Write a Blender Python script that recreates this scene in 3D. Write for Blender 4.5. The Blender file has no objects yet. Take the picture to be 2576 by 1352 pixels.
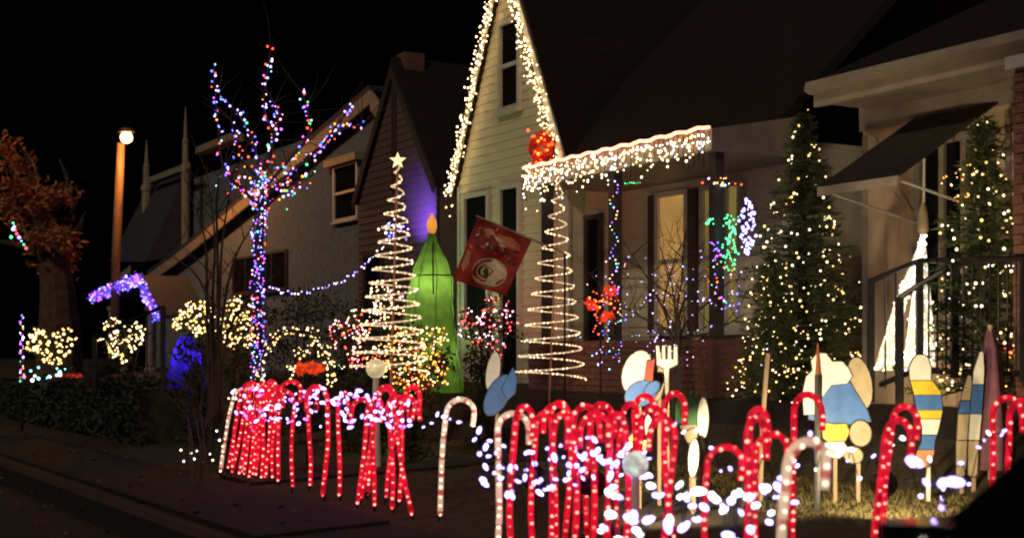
import bpy, bmesh, math, random
from mathutils import Vector, Matrix, Quaternion
random.seed(7)
R = random.Random(11)
sc = bpy.context.scene
COL = sc.collection
# ------------------------------------------------------------------ camera, sky, light
HZ, F, H = 353.0, 1422.2, 1.4            # horizon row, focal length in pixels, eye height
cam = bpy.data.cameras.new('camera')
cam.sensor_width, cam.lens = 36.0, 50.0
cam.shift_y = (HZ - 268.5) / 1024.0
cam.clip_start, cam.clip_end = 0.1, 600.0
cam.dof.use_dof = True
cam.dof.focus_distance = 16.0
cam.dof.aperture_fstop = 2.0
camo = bpy.data.objects.new('camera', cam)
COL.objects.link(camo)
camo.location = (0, 0, H)
camo.rotation_euler = (math.pi / 2, 0, 0)
sc.camera = camo
world = bpy.data.worlds.new('World')
sc.world = world
world.use_nodes = True
wn = world.node_tree
sky = wn.nodes.new('ShaderNodeTexSky')
sky.sky_type = 'NISHITA'
sky.sun_disc = False
sky.sun_elevation = math.radians(-6)
sky.sun_rotation = math.radians(200)
wn.links.new(sky.outputs[0], wn.nodes['Background'].inputs[0])
wn.nodes['Background'].inputs[1].default_value = 0.004
sun = bpy.data.lights.new('street_glow_sun', 'SUN')
sun.energy, sun.angle, sun.color = 0.56, math.radians(6), (1.0, 0.84, 0.66)
suno = bpy.data.objects.new('street_glow_sun', sun)
COL.objects.link(suno)
suno.rotation_euler = Vector((0.42, 0.72, -0.55)).to_track_quat('-Z', 'Y').to_euler()
vs = sc.view_settings
vs.view_transform, vs.look, vs.exposure, vs.gamma = 'Standard', 'None', 0.0, 1.0
vs.use_curve_mapping = False
cy = sc.cycles
cy.pixel_filter_type, cy.filter_width = 'BLACKMAN_HARRIS', 2.0
cy.sample_clamp_indirect = 1.5
cy.max_bounces, cy.diffuse_bounces, cy.glossy_bounces = 5, 2, 2
cy.use_light_tree = True
cy.caustics_reflective = cy.caustics_refractive = False

# ------------------------------------------------------------------ coordinates
# u, v: columns and rows of the photograph at 2575 x 1352; street frame: a to the right along the house fronts, b into the lots
K = 2575.0 / 1024.0
P0 = Vector((-0.12, 22.0, 0)); A = Vector((0.4963, -0.8682, 0)); B = Vector((0.8682, 0.4963, 0))
ROTZ = math.atan2(A.y, A.x)
def fac(a, b, z): p = P0 + A * a + B * b; return Vector((p.x, p.y, z))
def at(u, v, Y): return Vector(((u / K - 512) / F * Y, Y, H + (HZ - v / K) / F * Y))
def ua(u, b):
    r = (u / K - 512) / F
    return (r * (22 + .4963 * b) + .12 - .8682 * b) / (.4963 + .8682 * r)
def fz(v, a, b): return H + (HZ - v / K) / F * (22 - .8682 * a + .4963 * b)
def fp(u, v, b): a = ua(u, b); return fac(a, b, fz(v, a, b))
def ab(p): q = Vector((p[0], p[1], 0)) - P0; return q.dot(A), q.dot(B)
PROF = [(-60, 0), (-7.76, 0), (-7.75, .12), (-6.3, .19), (-4.0, .27), (-2.3, .31), (-1.75, .7), (-1.35, .9), (0, .95), (60, 1.0)]
def gz(p):
    b = ab(p)[1]
    for (b0, z0), (b1, z1) in zip(PROF, PROF[1:]):
        if b <= b1: return z0 + (z1 - z0) * (b - b0) / (b1 - b0)
    return 1.0
def onground(u, Y): p = at(u, 900, Y); return Vector((p.x, p.y, gz(p)))

# ------------------------------------------------------------------ materials
def nodes(name):
    m = bpy.data.materials.new(name); m.use_nodes = True
    return m, m.node_tree, m.node_tree.nodes['Principled BSDF']
def mat(name, c, rough=.7, var=.25, scale=8.0, bump=.0, metal=0.0, stretch=(1, 1, 1), emit=None, es=0.0, coat=0.0):
    m, t, p = nodes(name)
    tc = t.nodes.new('ShaderNodeTexCoord'); mp = t.nodes.new('ShaderNodeMapping'); mp.inputs['Scale'].default_value = stretch
    n = t.nodes.new('ShaderNodeTexNoise'); n.inputs['Scale'].default_value = scale; n.inputs['Detail'].default_value = 6
    t.links.new(tc.outputs['Object'], mp.inputs[0]); t.links.new(mp.outputs[0], n.inputs['Vector'])
    cr = t.nodes.new('ShaderNodeValToRGB')
    cr.color_ramp.elements[0].position, cr.color_ramp.elements[1].position = .3, .72
    cr.color_ramp.elements[0].color = tuple(x * (1 - var) for x in c) + (1,)
    cr.color_ramp.elements[1].color = tuple(min(1, x * (1 + var)) for x in c) + (1,)
    t.links.new(n.outputs['Fac'], cr.inputs[0]); t.links.new(cr.outputs[0], p.inputs['Base Color'])
    p.inputs['Roughness'].default_value = rough; p.inputs['Metallic'].default_value = metal
    if 'glass' in name: p.inputs['Specular IOR Level'].default_value = 0.0 if name == 'window_glass' else .5
    if coat: p.inputs['Coat Weight'].default_value = coat
    if bump:
        bn = t.nodes.new('ShaderNodeBump'); bn.inputs['Strength'].default_value = bump; bn.inputs['Distance'].default_value = .02
        t.links.new(n.outputs['Fac'], bn.inputs['Height']); t.links.new(bn.outputs[0], p.inputs['Normal'])
    if emit:
        p.inputs['Emission Color'].default_value = tuple(emit) + (1,); p.inputs['Emission Strength'].default_value = es
    return m
def glow(name, c, s=1.0, var=0.0, scale=9.0):
    m, t, p = nodes(name)
    p.inputs['Base Color'].default_value = tuple(min(.8, x) for x in c) + (1,)
    p.inputs['Roughness'].default_value = .35
    p.inputs['Emission Color'].default_value = tuple(c) + (1,)
    p.inputs['Emission Strength'].default_value = s
    if var:
        tc = t.nodes.new('ShaderNodeTexCoord'); n = t.nodes.new('ShaderNodeTexNoise'); n.inputs['Scale'].default_value = scale
        mr = t.nodes.new('ShaderNodeMapRange'); mr.inputs[1].default_value, mr.inputs[2].default_value = .3, .7
        mr.inputs[3].default_value, mr.inputs[4].default_value = s * (1 - var), s * (1 + var)
        t.links.new(tc.outputs['Object'], n.inputs['Vector']); t.links.new(n.outputs['Fac'], mr.inputs[0]); t.links.new(mr.outputs[0], p.inputs['Emission Strength'])
    return m
M = dict(
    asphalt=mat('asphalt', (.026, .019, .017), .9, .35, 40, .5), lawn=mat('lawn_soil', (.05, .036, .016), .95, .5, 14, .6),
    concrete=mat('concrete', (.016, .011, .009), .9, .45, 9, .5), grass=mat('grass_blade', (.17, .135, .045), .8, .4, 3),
    siding=mat('cream_siding', (.7, .62, .43), .6, .08, 3, .05, stretch=(1, 1, 8)), trim=mat('white_trim', (.62, .58, .5), .5, .08, 6),
    darksiding=mat('brown_siding', (.17, .1, .085), .65, .15, 4, .1, stretch=(1, 1, 8)), darktrim=mat('dark_trim', (.06, .042, .04), .6, .15, 6),
    stucco=mat('grey_stucco', (.145, .175, .2), .9, .22, 5, .5), blueroof=mat('slate_roof', (.045, .046, .062), .8, .3, 18, .5),
    glass=mat('window_glass', (.012, .012, .014), .1, .3, 2), shutter=mat('brown_shutter', (.09, .05, .035), .6, .2, 12, stretch=(1, 1, 10)),
    brick=mat('red_brick', (.19, .085, .06), .85, .35, 16, .5, stretch=(1, 1, 3)), peach=mat('cream_stucco', (.62, .45, .29), .8, .14, 4, .3),
    metal=mat('black_metal', (.015, .014, .014), .45, .3, 20), wood=mat('raw_wood', (.4, .28, .17), .75, .25, 10, .3, stretch=(1, 1, .15)),
    bark=mat('bark', (.06, .045, .035), .9, .4, 25, .8, stretch=(1, 1, .3)), needle=mat('needle', (.09, .115, .035), .65, .45, 6), leaf=mat('leaf', (.035, .045, .02), .6, .5, 7),
    rustleaf=mat('rust_leaf', (.5, .2, .07), .7, .5, 5), wire=mat('green_wire', (.012, .02, .012), .6, .2, 20), clear=mat('pale_wire', (.25, .22, .2), .4, .2, 20),
    canvas=mat('awning_canvas', (.04, .035, .025), .85, .25, 6, .3), purple=mat('plum_canvas', (.16, .06, .08), .8, .25, 8, .3),
    wp=mat('white_paint', (.78, .76, .66), .5, .1, 9, .1), bp=mat('blue_paint', (.06, .17, .46), .5, .2, 9, .1), yp=mat('yellow_paint', (.72, .52, .04), .5, .15, 9, .1),
    rp=mat('red_paint', (.6, .06, .03), .5, .15, 9, .1), gp=mat('green_paint', (.06, .2, .07), .55, .2, 9, .1), op=mat('orange_paint', (.65, .25, .1), .5, .15, 9, .1), tp=mat('tan_paint', (.45, .36, .22), .6, .15, 9, .1),
    carpaint=mat('car_paint', (.006, .007, .012), .15, .2, 4, coat=1.0), tyre=mat('tyre_rubber', (.015, .015, .015), .9, .2, 30), chrome=mat('alloy', (.4, .4, .42), .3, .1, 8, metal=1.0),
    dulltrim=mat('dull_trim', (.33, .27, .2), .6, .15, 6), dry=mat('dry_stem', (.13, .095, .06), .9, .4, 9), carglass=mat('car_glass', (.006, .007, .01), .06, .2, 2), pole=mat('pole_wood', (.13, .085, .055), .85, .35, 10, .5, stretch=(1, 1, .2)),  # dulltrim: darker, browner version of the trim colour
)
def shingle(name, c):
    m, t, p = nodes(name); tc = t.nodes.new('ShaderNodeTexCoord'); b = t.nodes.new('ShaderNodeTexBrick'); mp = t.nodes.new('ShaderNodeMapping')
    mp.inputs['Rotation'].default_value = (math.radians(90), 0, 0); b.inputs['Scale'].default_value = 3.2
    b.inputs['Color1'].default_value = tuple(x * .85 for x in c) + (1,); b.inputs['Color2'].default_value = tuple(x * 1.15 for x in c) + (1,); b.inputs['Mortar'].default_value = tuple(x * .6 for x in c) + (1,)
    b.inputs['Mortar Size'].default_value = .03; bp = t.nodes.new('ShaderNodeBump'); bp.inputs['Strength'].default_value = .4; bp.inputs['Distance'].default_value = .03; bp.invert = True
    for a_, b_ in ((tc.outputs['Object'], mp.inputs[0]), (mp.outputs[0], b.inputs['Vector']), (b.outputs['Color'], p.inputs['Base Color']), (b.outputs['Fac'], bp.inputs['Height']), (bp.outputs[0], p.inputs['Normal'])): t.links.new(a_, b_)
    p.inputs['Roughness'].default_value = .95; return m
def curtain(name, c, e, sc_=14):
    m, t, p = nodes(name); tc = t.nodes.new('ShaderNodeTexCoord'); w = t.nodes.new('ShaderNodeTexWave'); w.inputs['Scale'].default_value = sc_; w.inputs['Distortion'].default_value = 3.5; w.inputs['Detail'].default_value = 3
    n = t.nodes.new('ShaderNodeTexNoise'); n.inputs['Scale'].default_value = 2.2; mu = t.nodes.new('ShaderNodeMath'); mu.operation = 'MULTIPLY'; mr = t.nodes.new('ShaderNodeMapRange'); mr.inputs[3].default_value, mr.inputs[4].default_value = e * .35, e * 2.4
    mp = t.nodes.new('ShaderNodeMapping'); mp.inputs['Scale'].default_value = (1, 1, .08)
    for a_, b_ in ((tc.outputs['Object'], mp.inputs[0]), (mp.outputs[0], w.inputs['Vector']), (tc.outputs['Object'], n.inputs['Vector']), (w.outputs['Fac'], mu.inputs[0]), (n.outputs['Fac'], mu.inputs[1]), (mu.outputs[0], mr.inputs[0]), (mr.outputs[0], p.inputs['Emission Strength'])): t.links.new(a_, b_)
    p.inputs['Base Color'].default_value = tuple(x * .5 for x in c) + (1,); p.inputs['Emission Color'].default_value = tuple(c) + (1,); p.inputs['Roughness'].default_value = .3; return m
M['roof'] = shingle('roof_shingle', (.02, .012, .01))
# ------------------------------------------------------------------ mesh tools
MW = {}                                   # world matrix of every parent
class MB:
    def __init__(s): s.v = []; s.f = []
    def add(s, vs_, fs_): o = len(s.v); s.v += [Vector(x) for x in vs_]; s.f += [tuple(i + o for i in f) for f in fs_]; return s
    def hexa(s, q):                       # 8 corners: bottom ring then top ring
        return s.add(q, [(0, 3, 2, 1), (4, 5, 6, 7), (0, 1, 5, 4), (1, 2, 6, 5), (2, 3, 7, 6), (3, 0, 4, 7)])
    def box(s, a0, a1, b0, b1, z0, z1):   # box in the street frame
        return s.hexa([fac(a0, b0, z0), fac(a1, b0, z0), fac(a1, b1, z0), fac(a0, b1, z0), fac(a0, b0, z1), fac(a1, b0, z1), fac(a1, b1, z1), fac(a0, b1, z1)])
    def wbox(s, c, d, rz=0.0):            # world box, centre and half sizes
        c = Vector(c); m = Matrix.Rotation(rz, 3, 'Z'); q = []
        for z in (-1, 1):
            for x, y in ((-1, -1), (1, -1), (1, 1), (-1, 1)): q.append(c + m @ Vector((x * d[0], y * d[1], z * d[2])))
        return s.hexa(q)
    def prism(s, poly, off):              # polygon extruded by a vector
        n = len(poly); off = Vector(off); p = [Vector(x) for x in poly]
        return s.add(p + [x + off for x in p], [tuple(range(n)), tuple(range(2 * n - 1, n - 1, -1))] + [(i, i + n, (i + 1) % n + n, (i + 1) % n) for i in range(n)])
    def tube(s, path, r, n=6, caps=True):
        P = [Vector(p) for p in path]; o = len(s.v); k = len(P)
        rr = r if isinstance(r, (list, tuple)) else [r] * k
        up = Vector((0.13, .31, .94)); x = None
        for i in range(k):
            t = (P[min(i + 1, k - 1)] - P[max(i - 1, 0)])
            t = t.normalized() if t.length > 1e-9 else Vector((0, 0, 1))
            if x is None: x = t.cross(up if abs(t.dot(up)) < .95 else Vector((1, 0, 0))).normalized()
            else:
                x = x - t * x.dot(t)
                x = x.normalized() if x.length > 1e-6 else t.orthogonal().normalized()
            y = t.cross(x)
            for j in range(n):
                w = 2 * math.pi * j / n; s.v.append(P[i] + (x * math.cos(w) + y * math.sin(w)) * rr[i])
        for i in range(k - 1):
            for j in range(n):
                j2 = (j + 1) % n; s.f.append((o + i * n + j, o + i * n + j2, o + (i + 1) * n + j2, o + (i + 1) * n + j))
        if caps: s.f.append(tuple(o + j for j in range(n - 1, -1, -1))); s.f.append(tuple(o + (k - 1) * n + j for j in range(n)))
        return s
    def lathe(s, c, prof, n=16, axis=None):  # profile of (radius, height) about a vertical axis through c
        c = Vector(c); o = len(s.v); q = Vector((0, 0, 1)).rotation_difference(Vector(axis)) if axis else Quaternion()
        for r, z in prof:
            for j in range(n):
                w = 2 * math.pi * j / n; s.v.append(c + q @ Vector((r * math.cos(w), r * math.sin(w), z)))
        for i in range(len(prof) - 1):
            for j in range(n):
                j2 = (j + 1) % n; s.f.append((o + i * n + j, o + i * n + j2, o + (i + 1) * n + j2, o + (i + 1) * n + j))
        s.f.append(tuple(o + j for j in range(n - 1, -1, -1))); s.f.append(tuple(o + (len(prof) - 1) * n + j for j in range(n)))
        return s
    def ball(s, c, r, n=10): 
        rz = r if not isinstance(r, tuple) else r[1]; rx = r if not isinstance(r, tuple) else r[0]
        return s.lathe(c, [(rx * max(.02, math.sin(math.pi * i / 7)), -rz * math.cos(math.pi * i / 7)) for i in range(8)], n)
    def build(s, name, m, parent=None, smooth=False, kind=None):
        inv = MW[parent.name].inverted() if parent else Matrix()
        me = bpy.data.meshes.new(name); me.from_pydata([inv @ v for v in s.v], [], s.f); me.update()
        me.materials.append(M[m] if isinstance(m, str) else m)
        if smooth: me.polygons.foreach_set('use_smooth', [True] * len(me.polygons))
        o = bpy.data.objects.new(name, me); COL.objects.link(o)
        if parent: o.parent = parent
        MW[o.name] = MW[parent.name].copy() if parent else Matrix()
        if kind: o['kind'] = kind
        return o
def thing(name, label, cat, loc, rz=0.0, group=None):
    o = bpy.data.objects.new(name, None); COL.objects.link(o); o.empty_display_size = .2
    o.location = loc; o.rotation_euler = (0, 0, rz)
    MW[o.name] = Matrix.Translation(Vector(loc)) @ Matrix.Rotation(rz, 4, 'Z')
    o['label'] = label; o['category'] = cat
    if group: o['group'] = group
    return o
def tag(o, label, cat, group=None):
    o['label'] = label; o['category'] = cat
    if group: o['group'] = group
    return o
# bulbs: one small shared mesh per colour
COLS = dict(warm=(3.8, 2.35, .9), cream=(4.2, 3.1, 1.7), caned=(1.7, .2, .16), ice=(7.5, 4.4, 1.6), iceb=(7, 5.1, 2.6), cool=(2.6, 2.1, 6.4), lav=(1.9, 1.4, 6.0), red=(5, .28, .4), blue=(.55, .6, 7), green=(.25, 3.6, .9), cyan=(1.0, 3.4, 4.4),
            orange=(5, 1.3, .12), pur=(2.8, .4, 5.5), pink=(4.5, 1.7, 2.2), cane=(3.8, .85, .6), wcane=(3.6, 2.3, 1.4), snow=(4.5, 4.3, 4.8), dim=(1.1, 1.0, 1.5), gold=(2.8, 1.6, .4), scarlet=(4, .32, .1))
def fabric(name, c, wr=.4):
    m, t, p = nodes(name); out = t.nodes['Material Output']; t.nodes.remove(p)
    d = t.nodes.new('ShaderNodeBsdfDiffuse'); tr = t.nodes.new('ShaderNodeBsdfTranslucent'); mx = t.nodes.new('ShaderNodeMixShader'); mx.inputs[0].default_value = .6
    tc = t.nodes.new('ShaderNodeTexCoord'); n = t.nodes.new('ShaderNodeTexNoise'); n.inputs['Scale'].default_value = 5; n.inputs['Detail'].default_value = 5
    cr = t.nodes.new('ShaderNodeValToRGB'); cr.color_ramp.elements[0].position, cr.color_ramp.elements[1].position = .3, .7
    cr.color_ramp.elements[0].color = tuple(x * (1 - wr) for x in c) + (1,); cr.color_ramp.elements[1].color = tuple(c) + (1,)
    bn = t.nodes.new('ShaderNodeBump'); bn.inputs['Strength'].default_value = .6; bn.inputs['Distance'].default_value = .05
    for a_, b_ in ((tc.outputs['Object'], n.inputs['Vector']), (n.outputs['Fac'], cr.inputs[0]), (cr.outputs[0], d.inputs[0]), (cr.outputs[0], tr.inputs[0]), (n.outputs['Fac'], bn.inputs['Height']), (bn.outputs[0], d.inputs['Normal']), (bn.outputs[0], tr.inputs['Normal']), (d.outputs[0], mx.inputs[1]), (tr.outputs[0], mx.inputs[2]), (mx.outputs[0], out.inputs[0])): t.links.new(a_, b_)
    return m
BM = {}
def bulb_mesh(key, shape='round'):
    if (key, shape) in BM: return BM[key, shape]
    mk = 'bulb_' + key
    m = bpy.data.materials.get(mk) or glow(mk, COLS[key])
    bm = bmesh.new()
    if shape == 'round': bmesh.ops.create_icosphere(bm, subdivisions=1, radius=1)
    else:
        bmesh.ops.create_icosphere(bm, subdivisions=2, radius=1)
        for v in bm.verts: v.co.z *= 2.0; v.co.x *= 1 - .18 * v.co.z / 2; v.co.y *= 1 - .18 * v.co.z / 2
    me = bpy.data.meshes.new('bulb'); bm.to_mesh(me); bm.free()
    me.materials.append(m); me.polygons.foreach_set('use_smooth', [True] * len(me.polygons))
    BM[key, shape] = me
    return me
def bulbs(parent, pts, keys, r=.016, shape='round', limit=300, name='bulb'):
    inv = MW[parent.name].inverted(); rest = {}
    step = max(1, math.ceil(len(pts) / limit)) if len(pts) > limit else 1
    for i, p in enumerate(pts):
        k = keys if isinstance(keys, str) else R.choice(keys)
        rr = r * (.82 if shape == 'round' else .88) * R.uniform(.6, 1.4)
        o = bpy.data.objects.new(name, bulb_mesh(k, shape)); COL.objects.link(o); o.parent = parent
        o.location = inv @ Vector(p); o.scale = (rr,) * 3
        if shape != 'round': o.rotation_euler = (R.uniform(0, 3), R.uniform(0, 3), R.uniform(0, 3))
def spaced(path, step, jit=0.0, start=0.0):
    out = []; d = start
    for p, q in zip(path, path[1:]):
        p = Vector(p); q = Vector(q); L = (q - p).length
        while d < L:
            w = p.lerp(q, d / L); out.append(w + Vector((R.uniform(-jit, jit), R.uniform(-jit, jit), R.uniform(-jit, jit)))); d += step * R.uniform(.75, 1.25)
        d -= L
    return out
def smoothpath(pts, n=5):
    P = [Vector(p) for p in pts]; P = [P[0] * 2 - P[1]] + P + [P[-1] * 2 - P[-2]]; out = []
    for i in range(1, len(P) - 2):
        for k in range(n):
            t = k / n; a, b, c, d = P[i - 1:i + 3]
            out.append(.5 * ((2 * b) + (c - a) * t + (2 * a - 5 * b + 4 * c - d) * t * t + (3 * b - a - 3 * c + d) * t ** 3))
    return out + [P[-2]]
def lamp(kind, name, parent, loc, energy, color, aim=None, size=None, r=.05):
    l = bpy.data.lights.new(name, kind); l.energy = energy; l.color = color; l.shadow_soft_size = r
    o = bpy.data.objects.new(name, l); COL.objects.link(o)
    o.parent = parent; inv = MW[parent.name].inverted(); o.location = inv @ Vector(loc)
    if kind == 'SPOT':
        l.spot_size, l.spot_blend = size or math.radians(80), .6
        d = inv.to_3x3() @ (Vector(aim) - Vector(loc)); o.rotation_euler = d.to_track_quat('-Z', 'Y').to_euler()
    return o

# ------------------------------------------------------------------ ground
def strip(b0, b1, dz=0.0, a0=-60.0, a1=40.0, n=1):
    m = MB(); rows = [b0 + (b1 - b0) * i / n for i in range(n + 1)]; NA = 40
    for b in rows:
        for i in range(NA + 1):
            a = a0 + (a1 - a0) * i / NA; p = fac(a, b, 0); m.v.append(Vector((p.x, p.y, gz(fac(a, b + (1e-4 if b == rows[0] else -1e-4), 0)) + dz)))
    for j in range(n):
        for i in range(NA): k = j * (NA + 1) + i; m.f.append((k, k + 1, k + NA + 2, k + NA + 1))
    return m
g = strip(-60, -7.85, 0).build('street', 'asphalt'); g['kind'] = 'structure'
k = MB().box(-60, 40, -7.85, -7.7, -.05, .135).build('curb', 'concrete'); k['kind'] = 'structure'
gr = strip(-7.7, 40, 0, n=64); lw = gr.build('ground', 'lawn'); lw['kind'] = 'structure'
bank = strip(-2.3, -.05, .006, -8, 14, 8).build('dark_bank', mat('bank_dark', (.02, .013, .009), .95, .5, 22, .8)); bank['kind'] = 'structure'  # near-black sheet laid over the rising bank
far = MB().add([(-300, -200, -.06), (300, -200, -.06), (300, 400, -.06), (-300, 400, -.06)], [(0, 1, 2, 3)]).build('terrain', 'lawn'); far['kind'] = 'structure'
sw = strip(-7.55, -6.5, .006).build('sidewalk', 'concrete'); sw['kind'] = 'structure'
for i in range(18):
    a = -9.0 + i * 1.05
    z0 = gz(fac(a, -7.54, 0)); z1 = gz(fac(a, -6.52, 0))
    m = MB().hexa([fac(a + .012, -7.53, z0), fac(a + 1.038, -7.53, z0), fac(a + 1.038, -6.52, z1), fac(a + .012, -6.52, z1)] + [fac(a + .012, -7.53, z0 + .03 + R.uniform(0, .006)), fac(a + 1.038, -7.53, z0 + .03), fac(a + 1.038, -6.52, z1 + .03), fac(a + .012, -6.52, z1 + .03 + R.uniform(0, .006))])
    m.build('slab', 'concrete', sw)
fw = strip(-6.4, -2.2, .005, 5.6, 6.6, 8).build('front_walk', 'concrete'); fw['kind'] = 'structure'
for i in range(5):
    b0 = -6.38 + i * .83; z0 = gz(fac(0, b0, 0)); z1 = gz(fac(0, b0 + .8, 0))
    MB().hexa([fac(5.62, b0, z0), fac(6.58, b0, z0), fac(6.58, b0 + .8, z1), fac(5.62, b0 + .8, z1)] + [fac(5.62, b0, z0 + .03), fac(6.58, b0, z0 + .03), fac(6.58, b0 + .8, z1 + .03), fac(5.62, b0 + .8, z1 + .03)]).build('slab', 'concrete', fw)
# lawn grass: winter blades on the part of the yard in view
m = MB()
for i in range(42000):
    a = R.uniform(-6, 14); b = R.uniform(-4.2, -2.35)
    if 5.55 < a < 6.65 and b < -2.2: continue
    p = fac(a, b, 0); p.z = gz(p); h = R.uniform(.012, .042); w = R.uniform(0, 6.28); d = Vector((math.cos(w), math.sin(w), 0)) * .006
    l = Vector((R.uniform(-.03, .03), R.uniform(-.03, .03), h)); o = len(m.v); m.v += [p - d, p + d, p + l]; m.f.append((o, o + 1, o + 2))
m.build('grass', 'grass', kind='stuff')
m = MB()
for i in range(900):
    b = R.uniform(-9.5, -1.5); p = fac(R.uniform(-9, 10), b, 0); p.z = gz(p) + (.042 if -7.55 < b < -6.5 else .012); w = R.uniform(0, 6.28); l = R.uniform(.018, .04)
    x = Vector((math.cos(w) * l, math.sin(w) * l, R.uniform(-.008, .012))); y = Vector((-math.sin(w) * l * .55, math.cos(w) * l * .55, R.uniform(0, .012)))
    o = len(m.v); m.v += [p - x, p + y, p + x, p - y]; m.f.append((o, o + 1, o + 2, o + 3))
m.build('fallen_leaves', mat('dead_leaf', (.16, .09, .04), .85, .5, 3), kind='stuff')

# ------------------------------------------------------------------ houses
def clapboards(parent, b, z0, z1, lim, pitch=.13, m='siding', t=.022):
    z = z0
    while z < z1 - .02:
        zt = min(z + pitch, z1); (l0, r0), (l1, r1) = lim(z), lim(zt)
        if r0 - l0 > .04:
            if r1 - l1 < .01: l1 = r1 - .01
            MB().hexa([fac(l0, b - t, z), fac(r0, b - t, z), fac(r0, b + .01, z), fac(l0, b + .01, z), fac(l1, b - .004, zt), fac(r1, b - .004, zt), fac(r1, b + .01, zt), fac(l1, b + .01, zt)]).build('siding_board', m, parent)
        z = zt
def window(parent, a0, a1, b, z0, z1, trim='trim', pane='glass', w=.07, rail=True, sill=True, name='window', mull=0):
    fr = MB()
    fr.box(a0 - w, a0, b - .06, b, z0, z1).box(a1, a1 + w, b - .06, b, z0, z1).box(a0 - w, a1 + w, b - .065, b, z1, z1 + w).box(a0 - w, a1 + w, b - .062, b, z0 - w, z0)
    f = fr.build(name, trim, parent)
    if rail: MB().box(a0, a1, b - .045, b - .005, (z0 + z1) / 2 - .03, (z0 + z1) / 2 + .03).build('meeting_rail', trim, f)
    for i in range(mull):
        a = a0 + (a1 - a0) * (i + 1) / (mull + 1); MB().box(a - .03, a + .03, b - .05, b - .003, z0, z1).build('mullion', trim, f)
    if sill: MB().box(a0 - w - .03, a1 + w + .03, b - .12, b, z0 - w - .05, z0 - w).build('sill', trim, f)
    MB().box(a0, a1, b - .012, b - .004, z0, z1).build('pane', pane, f)
    return f
def gable(name, label, aL, aR, b, zE, zA, depth, wallm, trimm, roofm, over=.28, base=.9):
    am = (aL + aR) / 2
    h = thing(name, label, 'house', fac(am, b, base), ROTZ)
    MB().prism([fac(aL + .03, b + .03, base), fac(aR - .03, b + .03, base), fac(aR - .03, b + .03, zE), fac(am, b + .03, zA - .05), fac(aL + .03, b + .03, zE)], B * depth).build('wall', wallm, h)
    def lim(z):
        if z <= zE: return (aL, aR)
        q = (z - zE) / (zA - zE); return (aL + (am - aL) * q, aR - (aR - am) * q)
    clapboards(h, b, base, zA - .1, lim, .135, wallm)
    sl = Vector((am - aL, zA - zE)).normalized()
    for s_, ax in ((-1, aL), (1, aR)):
        lo = (ax + s_ * sl.x * .06, zE - sl.y * .06); hi = (am, zA)
        nx, nz = s_ * sl.y * .1, sl.x * .1
        q = [fac(lo[0], b - over, lo[1]), fac(hi[0], b - over, hi[1]), fac(hi[0], b - over, hi[1] + .22), fac(lo[0] + nx, b - over, lo[1] + nz)]
        MB().prism(q, B * (depth + over)).build('roof', roofm, h)
        q = [fac(lo[0], b - over - .03, lo[1] - .1), fac(hi[0], b - over - .03, hi[1] - .16), fac(hi[0], b - over - .03, hi[1] + .04), fac(lo[0] + nx, b - over - .03, lo[1] + nz)]
        MB().prism(q, B * .028).build('rake_board', trimm, h)
    return h, lim, am
# central house
aL, aR = ua(1141, -.1), ua(1410, -.16); zE = 4.12; zA = 7.62
ch, lim, am = gable('gabled_house', 'cream clapboard house with a steep front gable outlined in white lights', aL, aR, 0, zE, zA, 5.5, 'siding', 'trim', 'roof', .12)
for s_ in (aL - .005, aR - .075): MB().box(s_, s_ + .08, -.035, -.024, .95, zE).build('corner_board', 'trim', ch)
x0, x1 = ua(1268, 0), ua(1310, 0); window(ch, x0, x1, -.02, fz(272, x0, 0), fz(68, x0, 0))
x0, x1 = ua(1178, 0), ua(1232, 0); window(ch, x0, x1, -.02, 1.9, fz(500, x0, 0))
x0, x1 = ua(1268, 0), ua(1310, 0); window(ch, x0, x1, -.02, 1.0, fz(478, x0, 0), name='door', rail=False, sill=False)
# wing to the right with its porch
wR = ua(1985, .25)
MB().box(aR - .03, wR, .28, 6, .9, 3.9).build('wall', 'siding', ch)
clapboards(ch, .25, .95, 3.85, lambda z: (aR + .02, wR), .135, 'siding')
rf = MB().prism([fac(aR - .6, -.25, 3.86), fac(aR - .6, 3.2, 7.1), fac(aR - .6, 6.6, 3.86), fac(aR - .6, 6.6, 4.0), fac(aR - .6, 3.2, 7.28), fac(aR - .6, -.25, 4.0)], A * (wR - aR + .95)).build('roof', 'roof', ch)
MB().box(aR + .1, wR + .35, -.3, -.25, 3.8, 4.0).build('fascia', 'darktrim', ch)
pa0, pa1, pb = 2.76, 6.74, -1.2
MB().hexa([fac(pa0, pb, 3.62), fac(pa1, pb, 3.62), fac(pa1, .2, 3.62), fac(pa0, .2, 3.62), fac(pa0, pb, 3.86), fac(pa1, pb, 3.86), fac(pa1, .2, 4.12), fac(pa0, .2, 4.12)]).build('porch_roof', 'dulltrim', ch)
for a in (pa0 + .25, ua(1545, pb + .15), pa1 - .12): MB().box(a - .06, a + .06, pb + .1, pb + .22, 1.56, 3.62).build('porch_post', 'darktrim', ch)
MB().box(pa0, pa1, pb + .02, .24, .9, 1.56).build('porch_base', 'brick', ch)
for j in range(8):
    for i in range(17):
        a = pa0 + .01 + i * .235 + (.117 if j % 2 else 0)
        if a + .22 > pa1: continue
        MB().box(a, a + .222, pb + .004 - R.uniform(0, .006), pb + .03, .93 + j * .078, .93 + j * .078 + .066).build('brick', 'brick', ch)
winb = .23
x0, x1 = ua(1662, winb), ua(1728, winb)
lit = curtain('window_blind', (.9, .5, .15), .42)
window(ch, x0, x1, winb, 1.75, 3.45, 'trim', lit)
for q in ((1636, 1657), (1736, 1757)):
    MB().box(ua(q[0], winb), ua(q[1], winb), winb - .05, winb, 1.65, 3.5).build('shutter', 'shutter', ch)
x0, x1 = ua(1775, winb), ua(1862, winb)
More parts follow.
